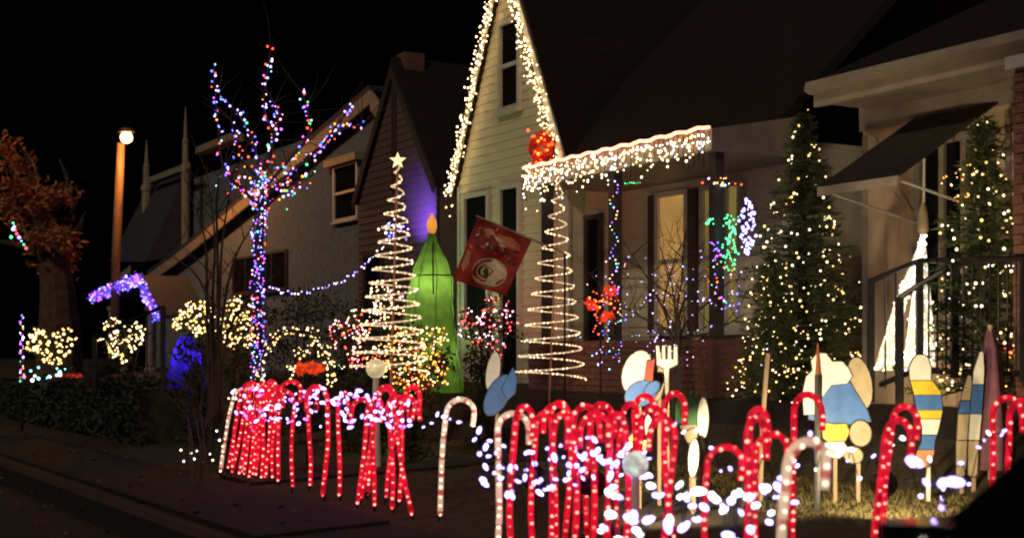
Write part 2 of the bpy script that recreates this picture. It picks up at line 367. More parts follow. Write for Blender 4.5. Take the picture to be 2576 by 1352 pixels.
window(ch, x0, x1, winb, 1.75, 3.45, 'trim', curtain('curtain_window', (.6, .45, .12), .26), mull=2)
x0, x1 = ua(1340, .23), ua(1372, .23); window(ch, max(x0, aR + .15), max(x1, aR + .45), .23, 1.0, 3.3, 'darktrim', 'glass', name='door', rail=False, sill=False)
# dark twin house farther along
db = 0.2
dh, dlim, dm = gable('dark_gabled_house', 'dark brown clapboard house with steep gable washed by blue floodlight', ua(902, db), ua(1099, db), db, 4.3, fz(175, ua(992, db), db), 7, 'darksiding', 'darktrim', 'roof', .08)
MB().box(dm - .17, dm + .17, db + .1, db + .5, fz(260, dm, db), fz(132, dm, db)).build('chimney', 'brick', dh)
MB().box(dm - .09, dm + .09, db - .05, db - .025, fz(480, dm, db), fz(205, dm, db)).build('vent_panel', 'darktrim', dh)
window(dh, ua(925, db), ua(965, db), db - .02, 1.7, 3.2, 'darktrim')
# grey stucco house at the left
lb = 2.6
lroot = thing('stucco_house', 'grey stucco house with a sweeping pale roof edge behind the colour lit tree', 'house', fac(ua(700, lb), lb, .9), ROTZ)
pts = [(1010, 700), (1010, 330), (930, 228), (640, 478), (500, 598), (392, 690)]
apex = [fp(u, v, lb) for u, v in pts]
base = [Vector((apex[-1].x, apex[-1].y, .9)), Vector((apex[0].x, apex[0].y, .9))]
MB().prism(base + apex, B * 7).build('wall', 'stucco', lroot)
rk = [fp(930, 226, lb - .3), fp(640, 474, lb - .3), fp(500, 592, lb - .3), fp(440, 640, lb - .3), fp(370, 690, lb - .3)]
for p, q in zip(rk, rk[1:]):
    MB().hexa([p - Vector((0, 0, .3)), q - Vector((0, 0, .3)), q - Vector((0, 0, .3)) + B * .06, p - Vector((0, 0, .3)) + B * .06, p, q, q + B * .06, p + B * .06]).build('rake_board', 'dulltrim', lroot)
    MB().hexa([p, q, q + B * 7, p + B * 7] + [x + Vector((-.03, 0, .12)) for x in (p, q, q + B * 7, p + B * 7)]).build('roof', 'blueroof', lroot)
q0, q1 = fp(930, 226, lb - .3), fp(1010, 330, lb - .3)
MB().hexa([q0 - Vector((0, 0, .45)), q1 - Vector((0, 0, .45)), q1 - Vector((0, 0, .45)) + B * .06, q0 - Vector((0, 0, .45)) + B * .06, q0, q1, q1 + B * .06, q0 + B * .06]).build('rake_board', 'dulltrim', lroot)
x0, x1 = ua(845, lb), ua(900, lb); window(lroot, x0, x1, lb, fz(552, x0, lb), fz(425, x0, lb))
MB().box(ua(832, lb), ua(912, lb), lb - .2, lb, fz(420, x0, lb), fz(402, x0, lb)).build('hood_mould', 'dulltrim', lroot)
x0, x1 = ua(590, lb), ua(722, lb); window(lroot, x0, x1, lb, fz(735, x0, lb), fz(655, x0, lb), 'darktrim', rail=False, mull=3)
# rear wing with flared roof and slim pale pinnacles
wb = 5.5
a0, a1 = ua(372, wb), ua(470, wb)
wz = fz(432, a1, wb)
MB().box(ua(400, wb), ua(860, wb), wb + .3, wb + 5, .9, fz(400, ua(600, wb), wb)).build('wing_wall', 'stucco', lroot)
MB().hexa([fac(a0, wb - 1.6, fz(660, a0, wb)), fac(a1, wb - 1.6, fz(660, a1, wb)), fac(a1, wb, fz(640, a1, wb)), fac(a0, wb, fz(640, a0, wb)), fac(a0, wb, wz), fac(a1, wb, wz), fac(a1, wb + .2, wz), fac(a0, wb + .2, wz)]).build('wing_roof', 'blueroof', lroot)
for uu, vt, vb, w in ((372, 352, 640, .2), (470, 268, 640, .16)):
    a = ua(uu, wb - .4); zt, zb = fz(vt, a, wb - .4), fz(vb, a, wb - .4); L = zt - zb
    p = fac(a, wb - .45, zb)
    MB().lathe(p, [(w, 0), (w, L * .55), (w * 1.25, L * .56), (w * 1.2, L * .6), (w * .75, L * .62), (w * .7, L * .76), (w * .85, L * .765), (w * .5, L * .79), (.02, L)], 8).build('pinnacle', 'dulltrim', lroot)
MB().box(ua(374, wb - .5), ua(475, wb - .5), wb - .55, wb - .45, wz - .1, wz + .12).build('ridge_board', 'dulltrim', lroot)
MB().box(ua(478, wb - .5), ua(565, wb - .5), wb - .3, wb + .2, fz(392, ua(500, wb), wb), fz(376, ua(500, wb), wb)).build('eave_board', 'dulltrim', lroot)
p, q = fp(372, 632, wb - .6), fp(276, 706, wb - .6)
MB().hexa([p - Vector((0, 0, .3)), q - Vector((0, 0, .3)), q - Vector((0, 0, .3)) + B * .06, p - Vector((0, 0, .3)) + B * .06, p, q, q + B * .06, p + B * .06]).build('rake_board', 'dulltrim', lroot)
# entry canopy of the stucco house
cb = -.6
c0, cp, c1 = fp(232, 748, cb), fp(352, 700, cb), fp(398, 800, cb)
for p, q in ((c0, cp), (cp, c1)):
    MB().hexa([p, q, q + B * 1.3, p + B * 1.3] + [x + Vector((0, 0, .1)) for x in (p, q, q + B * 1.3, p + B * 1.3)]).build('canopy_roof', 'blueroof', lroot)
for uu in (283, 378):
    p = fp(uu, 770, cb + .1); MB().lathe((p.x, p.y, .9), [(.17, 0), (.17, .1), (.12, .14), (.11, p.z - 1.05), (.16, p.z - .98), (.16, p.z - .9)], 12).build('column', 'dulltrim', lroot)
for i in range(3):
    x = ua(300, cb - .2); MB().box(x - .9, x + .9, cb - .5 - .3 * i, cb - .2 - .3 * i + (.6 if i == 0 else 0), .6, 1.28 - .17 * i).build('step', 'concrete', lroot)

# right house
rb = -1.0
ra = ua(2170, rb)
rh = thing('porch_house', 'cream stucco house with deep eaves and dark awning at the right', 'house', fac(ra, rb, .95), ROTZ)
eb = -1.75; ea = ua(2050, eb); ez = 3.86
MB().box(ra, ra + 7, rb, 7, .9, ez + .02).build('wall', 'peach', rh)
for uu in (2172, 2300, 2420, 2530): x = ua(uu, rb); MB().box(x, x + .06, rb - .02, rb + .01, .95, 3.5).build('batten', 'dulltrim', rh)
MB().box(ra - .02, ra + 6, rb - .03, rb, 3.55, 3.84).build('frieze_board', 'dulltrim', rh)
MB().box(ea, ea + 9, eb + .03, rb + .05, 3.74, 3.78).build('soffit', 'dulltrim', rh)
MB().box(ea, ea + 9, eb - .02, eb + .03, 3.7, 3.92).build('fascia', 'dulltrim', rh)
gp_ = [(0, 0), (0, .11), (-.1, .11), (-.12, .03), (-.06, 0)]
MB().prism([fac(ea, eb - .02 + x, 3.81 + z) for x, z in gp_], A * 9).build('gutter', 'dulltrim', rh)
MB().hexa([fac(ea, eb - .05, 3.93), fac(ea + 9, eb - .05, 3.93), fac(ea + 9, 4, 3.93), fac(ea + .05, 4, 3.93), fac(ea + 2.4, 2.0, 6.0), fac(ea + 9, 2.0, 6.0), fac(ea + 9, 2.2, 6.0), fac(ea + 2.4, 2.2, 6.0)]).build('roof', 'roof', rh)
x0, x1 = ua(2312, rb), ua(2500, rb)
window(rh, x0 + .05, x1 - .05, rb, 1.75, 3.3, 'dulltrim', 'glass', mull=2, rail=False)
# awning: canopy of canvas panels, valance, frame rods
aw0, aw1 = 9.57, 10.54
for i in range(5):
    s0 = aw0 + (aw1 - aw0) * i / 5; s1 = aw0 + (aw1 - aw0) * (i + 1) / 5
    MB().hexa([fac(s0, -2.2, 2.86), fac(s1, -2.2, 2.86), fac(s1, rb - .02, 3.57), fac(s0, rb - .02, 3.57), fac(s0, -2.2, 2.88), fac(s1, -2.2, 2.88), fac(s1, rb - .02, 3.59 + .004 * (i % 2)), fac(s0, rb - .02, 3.59)]).build('awning_panel', 'canvas', rh)
MB().box(aw0, aw1, -2.22, -2.2, 2.79, 2.87).build('awning_valance', 'dulltrim', rh)
for s_ in (aw0 + .03, aw1 - .03): MB().tube([fac(s_, -2.18, 2.84), fac(s_, rb, 2.6)], .012).build('awning_arm', 'trim', rh)
# brick pier at the right edge with its lit top
pr = ua(2562, -1.9)
MB().box(pr, pr + .55, -1.95, -1.4, .9, 3.66).build('brick_pier', 'brick', rh)
for j in range(34):
    for i in range(3):
        x = pr + .005 + i * .19 - (.09 if j % 2 else 0); x0_, x1_ = max(pr + .003, x), min(pr + .547, x + .18)
        if x1_ - x0_ > .03: MB().box(x0_, x1_, -1.963 - R.uniform(0, .006), -1.94, .92 + j * .078, .92 + j * .078 + .067).build('brick', 'brick', rh)
MB().box(pr - .05, pr + .6, -2.0, -1.35, 3.6, 3.7).build('pier_cap', 'trim', rh)

# ------------------------------------------------------------------ light strings on the houses
def lightset(name, label, cat, loc, group=None): return thing(name, label, cat, loc, 0, group)
for side, (p, q), lab in (('l', ((1128, 468), (1281, -118)), 'warm white icicle lights down the left rake of the cream gable'), ('r', ((1412, 385), (1281, -118)), 'warm white icicle lights down the right rake of the cream gable')):
    p, q = fac(aL - .04 if side == 'l' else aR + .04, -.2, zE - .08), fac(am, -.2, zA - .02)
    t = lightset('icicle_lights', lab, 'string lights', p, 'icicle lights on the cream house')
    MB().tube([p, q], .008, 4).build('wire', 'wire', t)
    pts = []
    n = 300
    for i in range(n):
        w = p.lerp(q, i / (n - 1)); w = w + Vector((R.uniform(-.04, .04), R.uniform(-.05, .02), -abs(R.gauss(0, .16)))) + A * R.uniform(-.12, .12); pts.append(w)
    bulbs(t, pts, ['ice', 'iceb', 'iceb'], .015)
    for i in range(8, n, 9):
        w = p.lerp(q, i / n); MB().tube([w, w - Vector((0, 0, R.uniform(.15, .4)))], .005, 3).build('wire', 'wire', t)
# porch eave rope and icicles
e0, e1 = fac(pa0 - .03, pb - .05, 3.875), fac(pa1 + .02, pb - .05, 3.875)
t = lightset('rope_light', 'pinkish white rope light along the top of the porch eave', 'rope light', e0)
MB().tube([e0.lerp(e1, i / 40) + Vector((0, 0, .012 * math.sin(i * 1.7))) for i in range(41)], .02, 6).build('tube', glow('rope_pink', (3.4, 1.15, .65), 1, .3, 14), t, True)
t = lightset('icicle_lights', 'thick warm white icicle lights hanging along the porch eave', 'string lights', e0, 'icicle lights on the cream house')
pts = []
for i in range(300):
    w = e0.lerp(e1, (i / 300) ** 1.15) + B * R.uniform(-.05, .05); w.z -= .05 + abs(R.gauss(0, .17)) * (1.25 - .5 * i / 300); pts.append(w)
bulbs(t, pts, ['ice', 'iceb', 'snow'], .0145)
for i in range(44):
    w = e0.lerp(e1, i / 43) - Vector((0, 0, .02)); MB().tube([w, w - Vector((0, 0, R.uniform(.15, .45)))], .005, 3).build('wire', 'wire', t)
t = lightset('icicle_lights', 'bunched warm white lights heaped on the left corner of the porch roof', 'string lights', e0, 'icicle lights on the cream house')
pts = [at(1325 + abs(R.gauss(0, 1)) * 60, 440 + R.uniform(-30, 35), 18.9 + R.uniform(-.2, .2)) for i in range(110)]
bulbs(t, pts, ['warm', 'cream', 'snow'], .014)
MB().tube(pts[::9], .005, 3).build('wire', 'wire', t)

# ------------------------------------------------------------------ foliage builders
def leafcloud(m, c, rad, n, sz, lo=.55):
    for i in range(n):
        d = Vector((R.gauss(0, 1), R.gauss(0, 1), R.gauss(0, 1))).normalized(); k = R.uniform(lo, 1.0) * (1 + .18 * math.sin(d.x * 7 + d.z * 5))
        p = Vector(c) + Vector((d.x * rad[0] * k, d.y * rad[1] * k, d.z * rad[2] * k))
        x = Vector((R.gauss(0, 1), R.gauss(0, 1), R.gauss(0, 1))).normalized(); y = x.orthogonal().normalized(); s_ = sz * R.uniform(.6, 1.4)
        o = len(m.v); m.v += [p - x * s_, p + y * s_ * .45, p + x * s_, p - y * s_ * .45]; m.f.append((o, o + 1, o + 2, o + 3))
def shrub(name, label, u, Y, v, ru, rv, keys, nb, n=1500, r=.016, leafm='leaf', cat='shrub', group=None, low=-1.0, lname='light_string', llabel=None):
    c = at(u, v, Y); k = Y / F / K; rx, rz = ru * k, rv * k
    base = onground(u, Y)
    t = thing(name, label, cat, base, 0, group)
    lob = []
    for i in range(11):
        w = R.uniform(0, 6.28); q = R.uniform(.2, .72) if i else 0
        lob.append((c + Vector((math.cos(w) * rx * q, R.uniform(-.4, .5) * rx, math.sin(w) * rz * q)), R.uniform(.32, .55)))
    zl = c.z - rz * .5
    while zl > base.z + .1:
        zl -= rz * .45
        for i in range(3): lob.append((Vector((c.x + R.uniform(-.6, .6) * rx, c.y + R.uniform(-.3, .3) * rx, max(zl, base.z + .08))), R.uniform(.3, .5)))
    m = MB()
    for p, q in lob: leafcloud(m, p, (rx * q, rx * q * .9, rz * q), max(40, n // len(lob)), .032, .3)
    m.build('foliage', leafm, t, kind='stuff')
    m = MB()
    for p, q in lob[:9]:
        tip = p + Vector((0, 0, rz * q)); m.tube([base, base.lerp(tip, .5) + Vector((R.uniform(-.05, .05), 0, .05)), tip], [.016, .01, .003], 5)
    m.build('stem', 'bark', t)
    if nb:
        s_ = thing(lname, llabel, 'string lights', base, 0, 'light strings on shrubs')
        pts = []; nb = min(300, int(nb * 1.35))
        while len(pts) < nb:
            x, z = R.uniform(-1, 1), R.uniform(-1, 1); th = math.atan2(z, x); e = .85 + .13 * math.sin(3 * th + u) + .1 * math.sin(5 * th + 2 * u + v) + R.uniform(-.12, .1)
            if x * x + z * z > e * e: continue
            pts.append(c + Vector((x * rx, -rx * .6 * math.sqrt(max(0, 1.1 - x * x - z * z)) * R.uniform(.6, 1.1), z * rz)))
        bulbs(s_, pts, keys, r)
        pts.sort(key=lambda q: q.z); MB().tube(pts[::3], .004, 3).build('wire', 'wire', s_)
    return t
def conifer(name, label, base, Hh, Rr, nbr=330, top=.06):
    t = thing(name, label, 'tree', base); m = MB(); base = Vector(base)
    MB().tube([base, base + Vector((0, 0, Hh * .5)), base + Vector((.02, 0, Hh))], [.07, .045, .006], 7).build('trunk', 'bark', t)
    for i in range(nbr):
        q = (i + R.random()) / nbr; h = Hh * (.03 + .97 * q); w = i * 2.39996 + R.uniform(-.3, .3); L = (Rr * (1 - q) ** .8 + top) * R.uniform(.55, 1.2) * (1 + .2 * math.sin(3 * w + 9 * q))
        o = base + Vector((0, 0, h)); d = Vector((math.cos(w), math.sin(w), R.uniform(-.25, .25)))
        br = [o, o + d * L * .5 + Vector((0, 0, .03)), o + d * L + Vector((0, 0, -.02 + .08 * L))]
        m.tube(br, [.009, .006, .002], 3, False)
        nn = int(10 + 46 * L)
        for k in range(nn):
            s_ = R.uniform(.15, 1); p = br[0].lerp(br[2], s_) + Vector((0, 0, .03 * math.sin(s_ * 3))); x = (d + Vector((R.gauss(0, .7), R.gauss(0, .7), R.gauss(.1, .6)))).normalized(); y = x.orthogonal().normalized()
            y = Quaternion(x, R.uniform(0, 3.14)) @ y; l = R.uniform(.05, .1); a = len(m.v); m.v += [p - y * .008, p + y * .008, p + x * l]; m.f.append((a, a + 1, a + 2))
    m.build('crown', 'needle', t, kind='stuff')
    return t
def treelights(label, base, Hh, Rr, n, keys, r, clusters=(), name='tree_lights'):
    s_ = thing(name, label, 'string lights', base, 0, 'light strings on trees'); base = Vector(base); pts = []; turns = 8
    for i in range(n):
        q = (i + .5) / n; q = 1 - (1 - q) ** .62; w = math.pi * 2 * turns * q; w += R.gauss(0, .35); rr = (Rr * (1 - q) ** .8 * R.uniform(.7, 1.12) + .03) * (1 + .15 * math.sin(3 * w + 9 * q)); pts.append(base + Vector((math.cos(w) * rr, math.sin(w) * rr, Hh * q * .98 + R.gauss(0, .07) + .05)))
    MB().tube(pts, .004, 3).build('wire', 'wire', s_)
    pts += list(clusters); bulbs(s_, pts, keys, r)
    return s_
def limb(m, pts, r0, r1, n=5):
    P = smoothpath(pts, 4); k = len(P); m.tube(P, [r0 + (r1 - r0) * i / (k - 1) for i in range(k)], n); return P

# evergreens on the right
eb1 = onground(2018, 15.4)
hh = at(2025, 290, 15.4).z - eb1.z
conifer('evergreen_tree', 'tall dark evergreen wrapped in warm lights between the two houses', eb1, hh, .74, 520)
treelights('warm white lights wound round the tall evergreen between the houses', eb1, hh, .72, 290, ['warm', 'cream', 'cream', 'gold'], .0145)
eb2 = onground(1945, 14.8)
conifer('evergreen_tree', 'short bushy evergreen at the left foot of the tall lit one', eb2, at(1945, 640, 14.8).z - eb2.z, .42, 240)
treelights('warm white lights on the short evergreen beside the porch', eb2, at(1945, 650, 14.8).z - eb2.z, .42, 150, ['warm', 'cream', 'gold'], .012)
eb3 = onground(2475, 11.7); eb3.z = 1.0
hh = at(2500, 300, 11.7).z - eb3.z
conifer('evergreen_tree', 'evergreen with warm lights behind the black railing at the right', eb3, hh, .5, 320)
treelights('warm white lights on the evergreen behind the railing', eb3, hh, .5, 190, ['warm', 'gold', 'cream'], .0125)

# ------------------------------------------------------------------ wrapped colour tree
Y = 17.5
tb = onground(646, Y)
ct = thing('lighted_tree', 'bare young tree wrapped in red, blue and purple lights', 'tree', tb)
cl = thing('tree_lights', 'multicolour lights on the left hand limbs of the colour tree', 'string lights', tb, 0, 'light strings on trees')
trunk = [tb, at(650, 850, Y), at(648, 720, Y), at(652, 580, Y), at(658, 450, Y)]
m = MB(); TP = limb(m, trunk, .06, .04, 8); m.build('trunk', 'bark', ct)
limbs = [([(656, 520), (605, 470), (562, 420), (550, 330), (541, 240), (538, 158)], -.2), ([(658, 450), (640, 370), (605, 295), (548, 232)], .2), ([(658, 450), (688, 350), (665, 275), (672, 190), (680, 115)], 0),
         ([(658, 480), (720, 410), (778, 335), (772, 270), (757, 230)], .3), ([(656, 500), (740, 425), (805, 370), (850, 310), (890, 258)], -.3), ([(790, 385), (850, 330), (912, 312)], -.3), ([(656, 470), (715, 470), (785, 440)], -.15),
         ([(654, 520), (620, 480), (592, 466)], .15), ([(654, 540), (690, 500), (745, 470)], .1), ([(656, 440), (700, 300), (690, 260)], .3), ([(660, 460), (610, 400), (580, 300)], -.1)]
AL = []
m = MB()
for pl, dy in limbs:
    pp = [at(u, v, Y + dy * i / max(1, len(pl) - 1) * 2) for i, (u, v) in enumerate(pl)]; AL.append(limb(m, pp, .026, .007))
    for i in range(6):
        p = pp[R.randrange(1, len(pp))]; q = p + Vector((R.uniform(-.4, .4), R.uniform(-.2, .2), R.uniform(.1, .6))); m.tube([p, p.lerp(q, .5) + Vector((R.uniform(-.05, .05), 0, 0)), q], [.007, .005, .002], 4)
m.build('branch', 'bark', ct)
pts = []
for P in AL: pts += spaced(P, .07, .045)
pts += [at(R.gauss(660, 55), R.gauss(470, 28), Y + R.uniform(-.4, .3)) for i in range(45)]
cl2 = thing('tree_lights', 'red, blue and purple lights wrapped tightly round the trunk of the colour tree', 'string lights', tb, 0, 'light strings on trees')
tp_ = []
for p in spaced(TP, .0085, 0):
    w = R.uniform(math.pi * .95, math.pi * 2.05); q = R.uniform(.06, .1)
    if p.z > tb.z + .2: tp_.append(p + Vector((math.cos(w) * q, math.sin(w) * q, R.uniform(-.02, .02))))
R.shuffle(tp_); bulbs(cl2, tp_[:300], ['red', 'blue', 'pur', 'lav', 'cyan', 'pink', 'scarlet', 'blue', 'blue', 'lav'], .0135)
MB().tube(tp_[::6], .004, 3).build('wire', 'wire', cl2)
cl3 = thing('tree_lights', 'multicolour lights on the right hand limbs of the colour tree', 'string lights', tb, 0, 'light strings on trees')
for P in AL: pts += spaced(P, .11, .06)
MC = ['red', 'scarlet', 'blue', 'blue', 'blue', 'lav', 'pur', 'cool', 'cyan', 'orange', 'pink', 'lav', 'green', 'scarlet']
pr_ = [p for p in pts if p.x > at(658, 0, Y).x]; R.shuffle(pr_); bulbs(cl3, pr_[:300], MC, .0155); MB().tube(sorted(pr_, key=lambda p: p.z)[::5], .003, 3).build('wire', 'wire', cl3)
pts = [p for p in pts if p.x <= at(658, 0, Y).x]
R.shuffle(pts)
bulbs(cl, pts[:300], MC, .0155)
P = TP; MB().tube([p + Vector((.06 * math.cos(i * 1.3), .06 * math.sin(i * 1.3), 0)) for i, p in enumerate(smoothpath(TP, 2))], .005, 3).build('wire', 'wire', cl)
# white string from tree to the floodlight
s0, s1 = at(668, 722, 17.5), at(992, 588, 20.5)
t = lightset('light_string', 'cool white string sloping from the lit tree to the brown house', 'string lights', s0)
P = [s0.lerp(s1, i / 24) - Vector((0, 0, .42 * 4 * (i / 24) * (1 - i / 24) * .8)) for i in range(25)]
MB().tube(P, .006, 4).build('wire', 'wire', t); bulbs(t, spaced(P, .075, .025), ['cool', 'lav', 'snow'], .0125)

# bare multi stem shrub, dark
def bare(name, label, u, Y, stems, rr=.02, twigs=6, mt='bark', seed=1, cat='shrub'):
    base = onground(u, Y); t = thing(name, label, cat, base); m = MB(); rnd = random.Random(seed)
    for st in stems:
        pp = [base + Vector((rnd.uniform(-.1, .1), 0, 0))] + [at(x, y, Y + rnd.uniform(-.3, .3)) for x, y in st]
        P = limb(m, pp, rr, rr * .3)
        for i in range(twigs):
            k = rnd.randrange(len(P) // 3, len(P)); p = P[k]; d = Vector((rnd.uniform(-1, 1), rnd.uniform(-.6, .6), rnd.uniform(.3, 1.2))) * rnd.uniform(.2, .5)
            q = p + d; m.tube([p, p + d * .5 + Vector((rnd.uniform(-.05, .05), 0, .02)), q], [rr * .35, rr * .25, rr * .1], 4)
            for j in range(2):
                e = p + d * rnd.uniform(.4, .9); m.tube([e, e + Vector((rnd.uniform(-.15, .15), rnd.uniform(-.1, .1), rnd.uniform(.05, .25)))], [rr * .2, rr * .08], 3)
    m.build('stem', mt, t); return t
bare('bare_shrub', 'tall leafless multi stemmed shrub in front of the grey house', 545, 15.6, [[(520, 800), (515, 600), (470, 470)], [(535, 800), (540, 600), (520, 430)], [(550, 780), (560, 600), (585, 440)], [(560, 800), (590, 650), (640, 560)], [(530, 820), (500, 700), (430, 640)], [(548, 700), (545, 500), (560, 400)], [(570, 850), (620, 760), (660, 690)]], .022, 7, seed=3)
bare('bare_shrub', 'leafless brown shrub before the porch with sparse tiny white lights', 1700, 14.6, [[(1690, 850), (1640, 720), (1590, 640)], [(1700, 830), (1690, 720), (1660, 620)], [(1705, 820), (1740, 720), (1770, 620)], [(1710, 850), (1780, 760), (1840, 700)], [(1695, 860), (1620, 800), (1540, 760)], [(1702, 800), (1715, 700), (1720, 600)], [(1712, 880), (1800, 830), (1870, 790)], [(1700, 850), (1670, 760), (1700, 640)]], .018, 9, seed=5)
bs = onground(1700, 14.6)
t = lightset('light_string', 'tiny sparse white lights scattered in the leafless porch shrub', 'string lights', bs)
pts = [at(R.gauss(1700, 75), R.uniform(630, 930), 14.6 + R.uniform(-.5, .2)) for i in range(85)]
pts += [at(1560 + i * 15, 770 - 28 * math.sin(i / 17 * 3.14) + R.uniform(-9, 9) + (20 if i < 4 else 0), 14.3) for i in range(18)]
bulbs(t, pts, ['dim', 'cool', 'dim', 'lav'], .0085); MB().tube(sorted(pts, key=lambda p: p.x)[::4], .003, 3).build('wire', 'wire', t)
bare('bare_shrub', 'low tangle of dry brown stems left of the candy canes', 500, 13.2, [[(470, 1020), (455, 960)], [(490, 1040), (480, 950)], [(505, 1020), (520, 940)], [(520, 1050), (545, 960)], [(480, 1080), (440, 1010)], [(515, 1080), (560, 1010)]], .008, 12, 'dry', seed=8)

# ------------------------------------------------------------------ spiral trees
def spiral(label, u0, v0, u1, v1, Y, R0, turns, star=None, y1=None):
    b_, tp = at(u0, v0, Y), at(u1, v1, y1 or Y); b_.z = max(b_.z, gz(b_) + .05)
    t = thing('spiral_tree', label, 'light tree', (b_.x, b_.y, gz(b_)), 0, 'rope light spiral trees')
    MB().tube([Vector((b_.x, b_.y, gz(b_) - .05)), tp], .014, 6).build('pole', mat('copper_pole', (.5, .25, .14), .5, .2, 10), t)
    n = turns * 26; P = []
    for i in range(n + 1):
        q = i / n; w = 2 * math.pi * turns * q; rr = R0 * (1 - q) ** 1.0 + .02; c = b_.lerp(tp, .06 + .94 * q)
        P.append(c + Vector((math.cos(w) * rr, math.sin(w) * rr * .9, .02 * math.sin(w))))
    MB().tube(P, .0085, 5).build('rope', glow('rope_warm', (.85, .58, .36), .75, .3, 6), t, True)
    L = sum((q - p).length for p, q in zip(P, P[1:]))
    bulbs(t, spaced(P, max(.05, L / 290), .004), ['cream', 'warm', 'cream', 'wcane'], .0125)
    if star:
        s_ = MB(); poly = [tp + Vector((math.cos(math.pi / 2 + i * math.pi / 5) * (.085 if i % 2 == 0 else .036), 0, .05 + math.sin(math.pi / 2 + i * math.pi / 5) * (.085 if i % 2 == 0 else .036))) for i in range(10)]
        s_.prism(poly, (0, .03, 0)).build('star', glow('star_warm', (1.5, 1.0, .5)), t)
    return t
spiral('white spiral light tree on a copper pole beside the porch', 1380, 985, 1405, 445, 17.6, .43, 13)
spiral('white spiral light tree topped with a star before the brown house', 976, 970, 1000, 415, 14.35, .38, 15, True)

# ------------------------------------------------------------------ wreath, flag, inflatable
c = fp(1363, 372, -.42)
t = thing('wreath', 'glowing red wreath where the gable meets the porch roof', 'wreath', c)
m = MB(); 
for q_ in range(14): leafcloud(m, c + Vector((math.cos(q_ * .449) * .12, 0, math.sin(q_ * .449) * .14)), (.13, .09, .13), 30, .04, .1)
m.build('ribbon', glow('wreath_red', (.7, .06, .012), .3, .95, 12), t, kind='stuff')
m = MB(); m.tube([c + Vector((math.cos(w / 3) * .14, 0, math.sin(w / 3) * .16)) for w in range(20)], .05, 6).build('ring', 'rp', t)
bulbs(t, [c + Vector((R.uniform(-.22, .22), -.1, R.uniform(-.24, .24))) for i in range(20)], ['orange', 'scarlet', 'scarlet'], .024)

def patch(uv, Y, d=0.0): return [at(u, v, Y - d) for u, v in uv]
def ell(cx, cy_, rx, ry, rot=0, n=18, a0=0, a1=360):
    c_, s_ = math.cos(math.radians(rot)), math.sin(math.radians(rot)); out = []
    for i in range(n):
        w = math.radians(a0 + (a1 - a0) * i / n); x, y = math.cos(w) * rx, math.sin(w) * ry; out.append((cx + x * c_ - y * s_, cy_ + x * s_ + y * c_))
    return out
# flag
fy = 17.0
fl = thing('holiday_flag', 'red holiday flag with an oval letter G emblem hanging askew', 'flag', (at(1205, 545, fy).x, fy, gz(at(1205, 545, fy))))
cor = [(1202, 545), (1338, 602), (1272, 742), (1138, 702)]
def fluv(s_, t_): 
    x = (1 - t_) * ((1 - s_) * cor[0][0] + s_ * cor[1][0]) + t_ * ((1 - s_) * cor[3][0] + s_ * cor[2][0])
    y = (1 - t_) * ((1 - s_) * cor[0][1] + s_ * cor[1][1]) + t_ * ((1 - s_) * cor[3][1] + s_ * cor[2][1])
    return x, y
def flpt(s_, t_, d=0): x, y = fluv(s_, t_); return at(x, y, fy - d + .05 * math.sin(s_ * 9 + t_ * 3) + .02 * math.sin(t_ * 14))
N = 14; m = MB()
for d in (0, -.006):
    for j in range(N + 1):
        for i in range(N + 1): m.v.append(flpt(i / N, j / N, d))
for k in range(2):
    o = k * (N + 1) ** 2
    for j in range(N):
        for i in range(N): q = o + j * (N + 1) + i; m.f.append((q, q + 1, q + N + 2, q + N + 1))
m.build('cloth', mat('flag_cloth', (.36, .018, .014), .7, .45, 6), fl, True)
def flshape(name, pts, mt, d=.008): MB().prism([flpt(x, y, d) for x, y in pts], (0, .004, 0)).build(name, mt, fl)
flc = mat('flag_cream', (.75, .6, .42), .7, .25, 6); fld = mat('flag_dark', (.03, .05, .03), .7, .3, 6); flp = mat('flag_pink', (.6, .2, .1), .7, .3, 6)
def oval(cx, cy_, rx, ry): return [(cx + math.cos(w / 20 * 6.283) * rx, cy_ + math.sin(w / 20 * 6.283) * ry) for w in range(20)]
flred = mat('flag_red_print', (.36, .03, .02), .7, .25, 6)
flshape('emblem_ring', oval(.56, .73, .31, .235), flc)
flshape('emblem_field', oval(.56, .73, .275, .205), flred, .012)
flshape('emblem_oval', oval(.56, .73, .235, .155), flc, .016)
flshape('emblem_centre', oval(.56, .73, .205, .13), fld, .02)
gm = MB(); go = [(math.cos(math.radians(w)), math.sin(math.radians(w))) for w in range(318, 48, -18)]
for i in range(len(go) - 1):
    q = [(go[i][0] * .16, go[i][1] * .1), (go[i + 1][0] * .16, go[i + 1][1] * .1), (go[i + 1][0] * .11, go[i + 1][1] * .066), (go[i][0] * .11, go[i][1] * .066)]
    gm.prism([flpt(.56 + x, .73 - y, .024) for x, y in q], (0, .004, 0))
gm.prism([flpt(.56 + x, .73 + y, .024) for x, y in ((.03, .005), (.155, .005), (.135, .075), (.09, .06), (.1, .032), (.03, .032))], (0, .004, 0)); gm.build('letter_g', flc, fl)
for i in range(15):
    x = .1 + .055 * i + R.uniform(-.02, .02); y = .44 - .1 * math.sin(i * .24) + R.uniform(-.035, .035); w = R.uniform(0, 3.1); dx, dy = math.cos(w) * .06, math.sin(w) * .05
    flshape('holly_leaf', [(x - dx, y - dy), (x + dy * .4, y - dx * .4), (x + dx, y + dy), (x - dy * .4, y + dx * .4)], fld if i % 3 else flp, .009 + .001 * i)
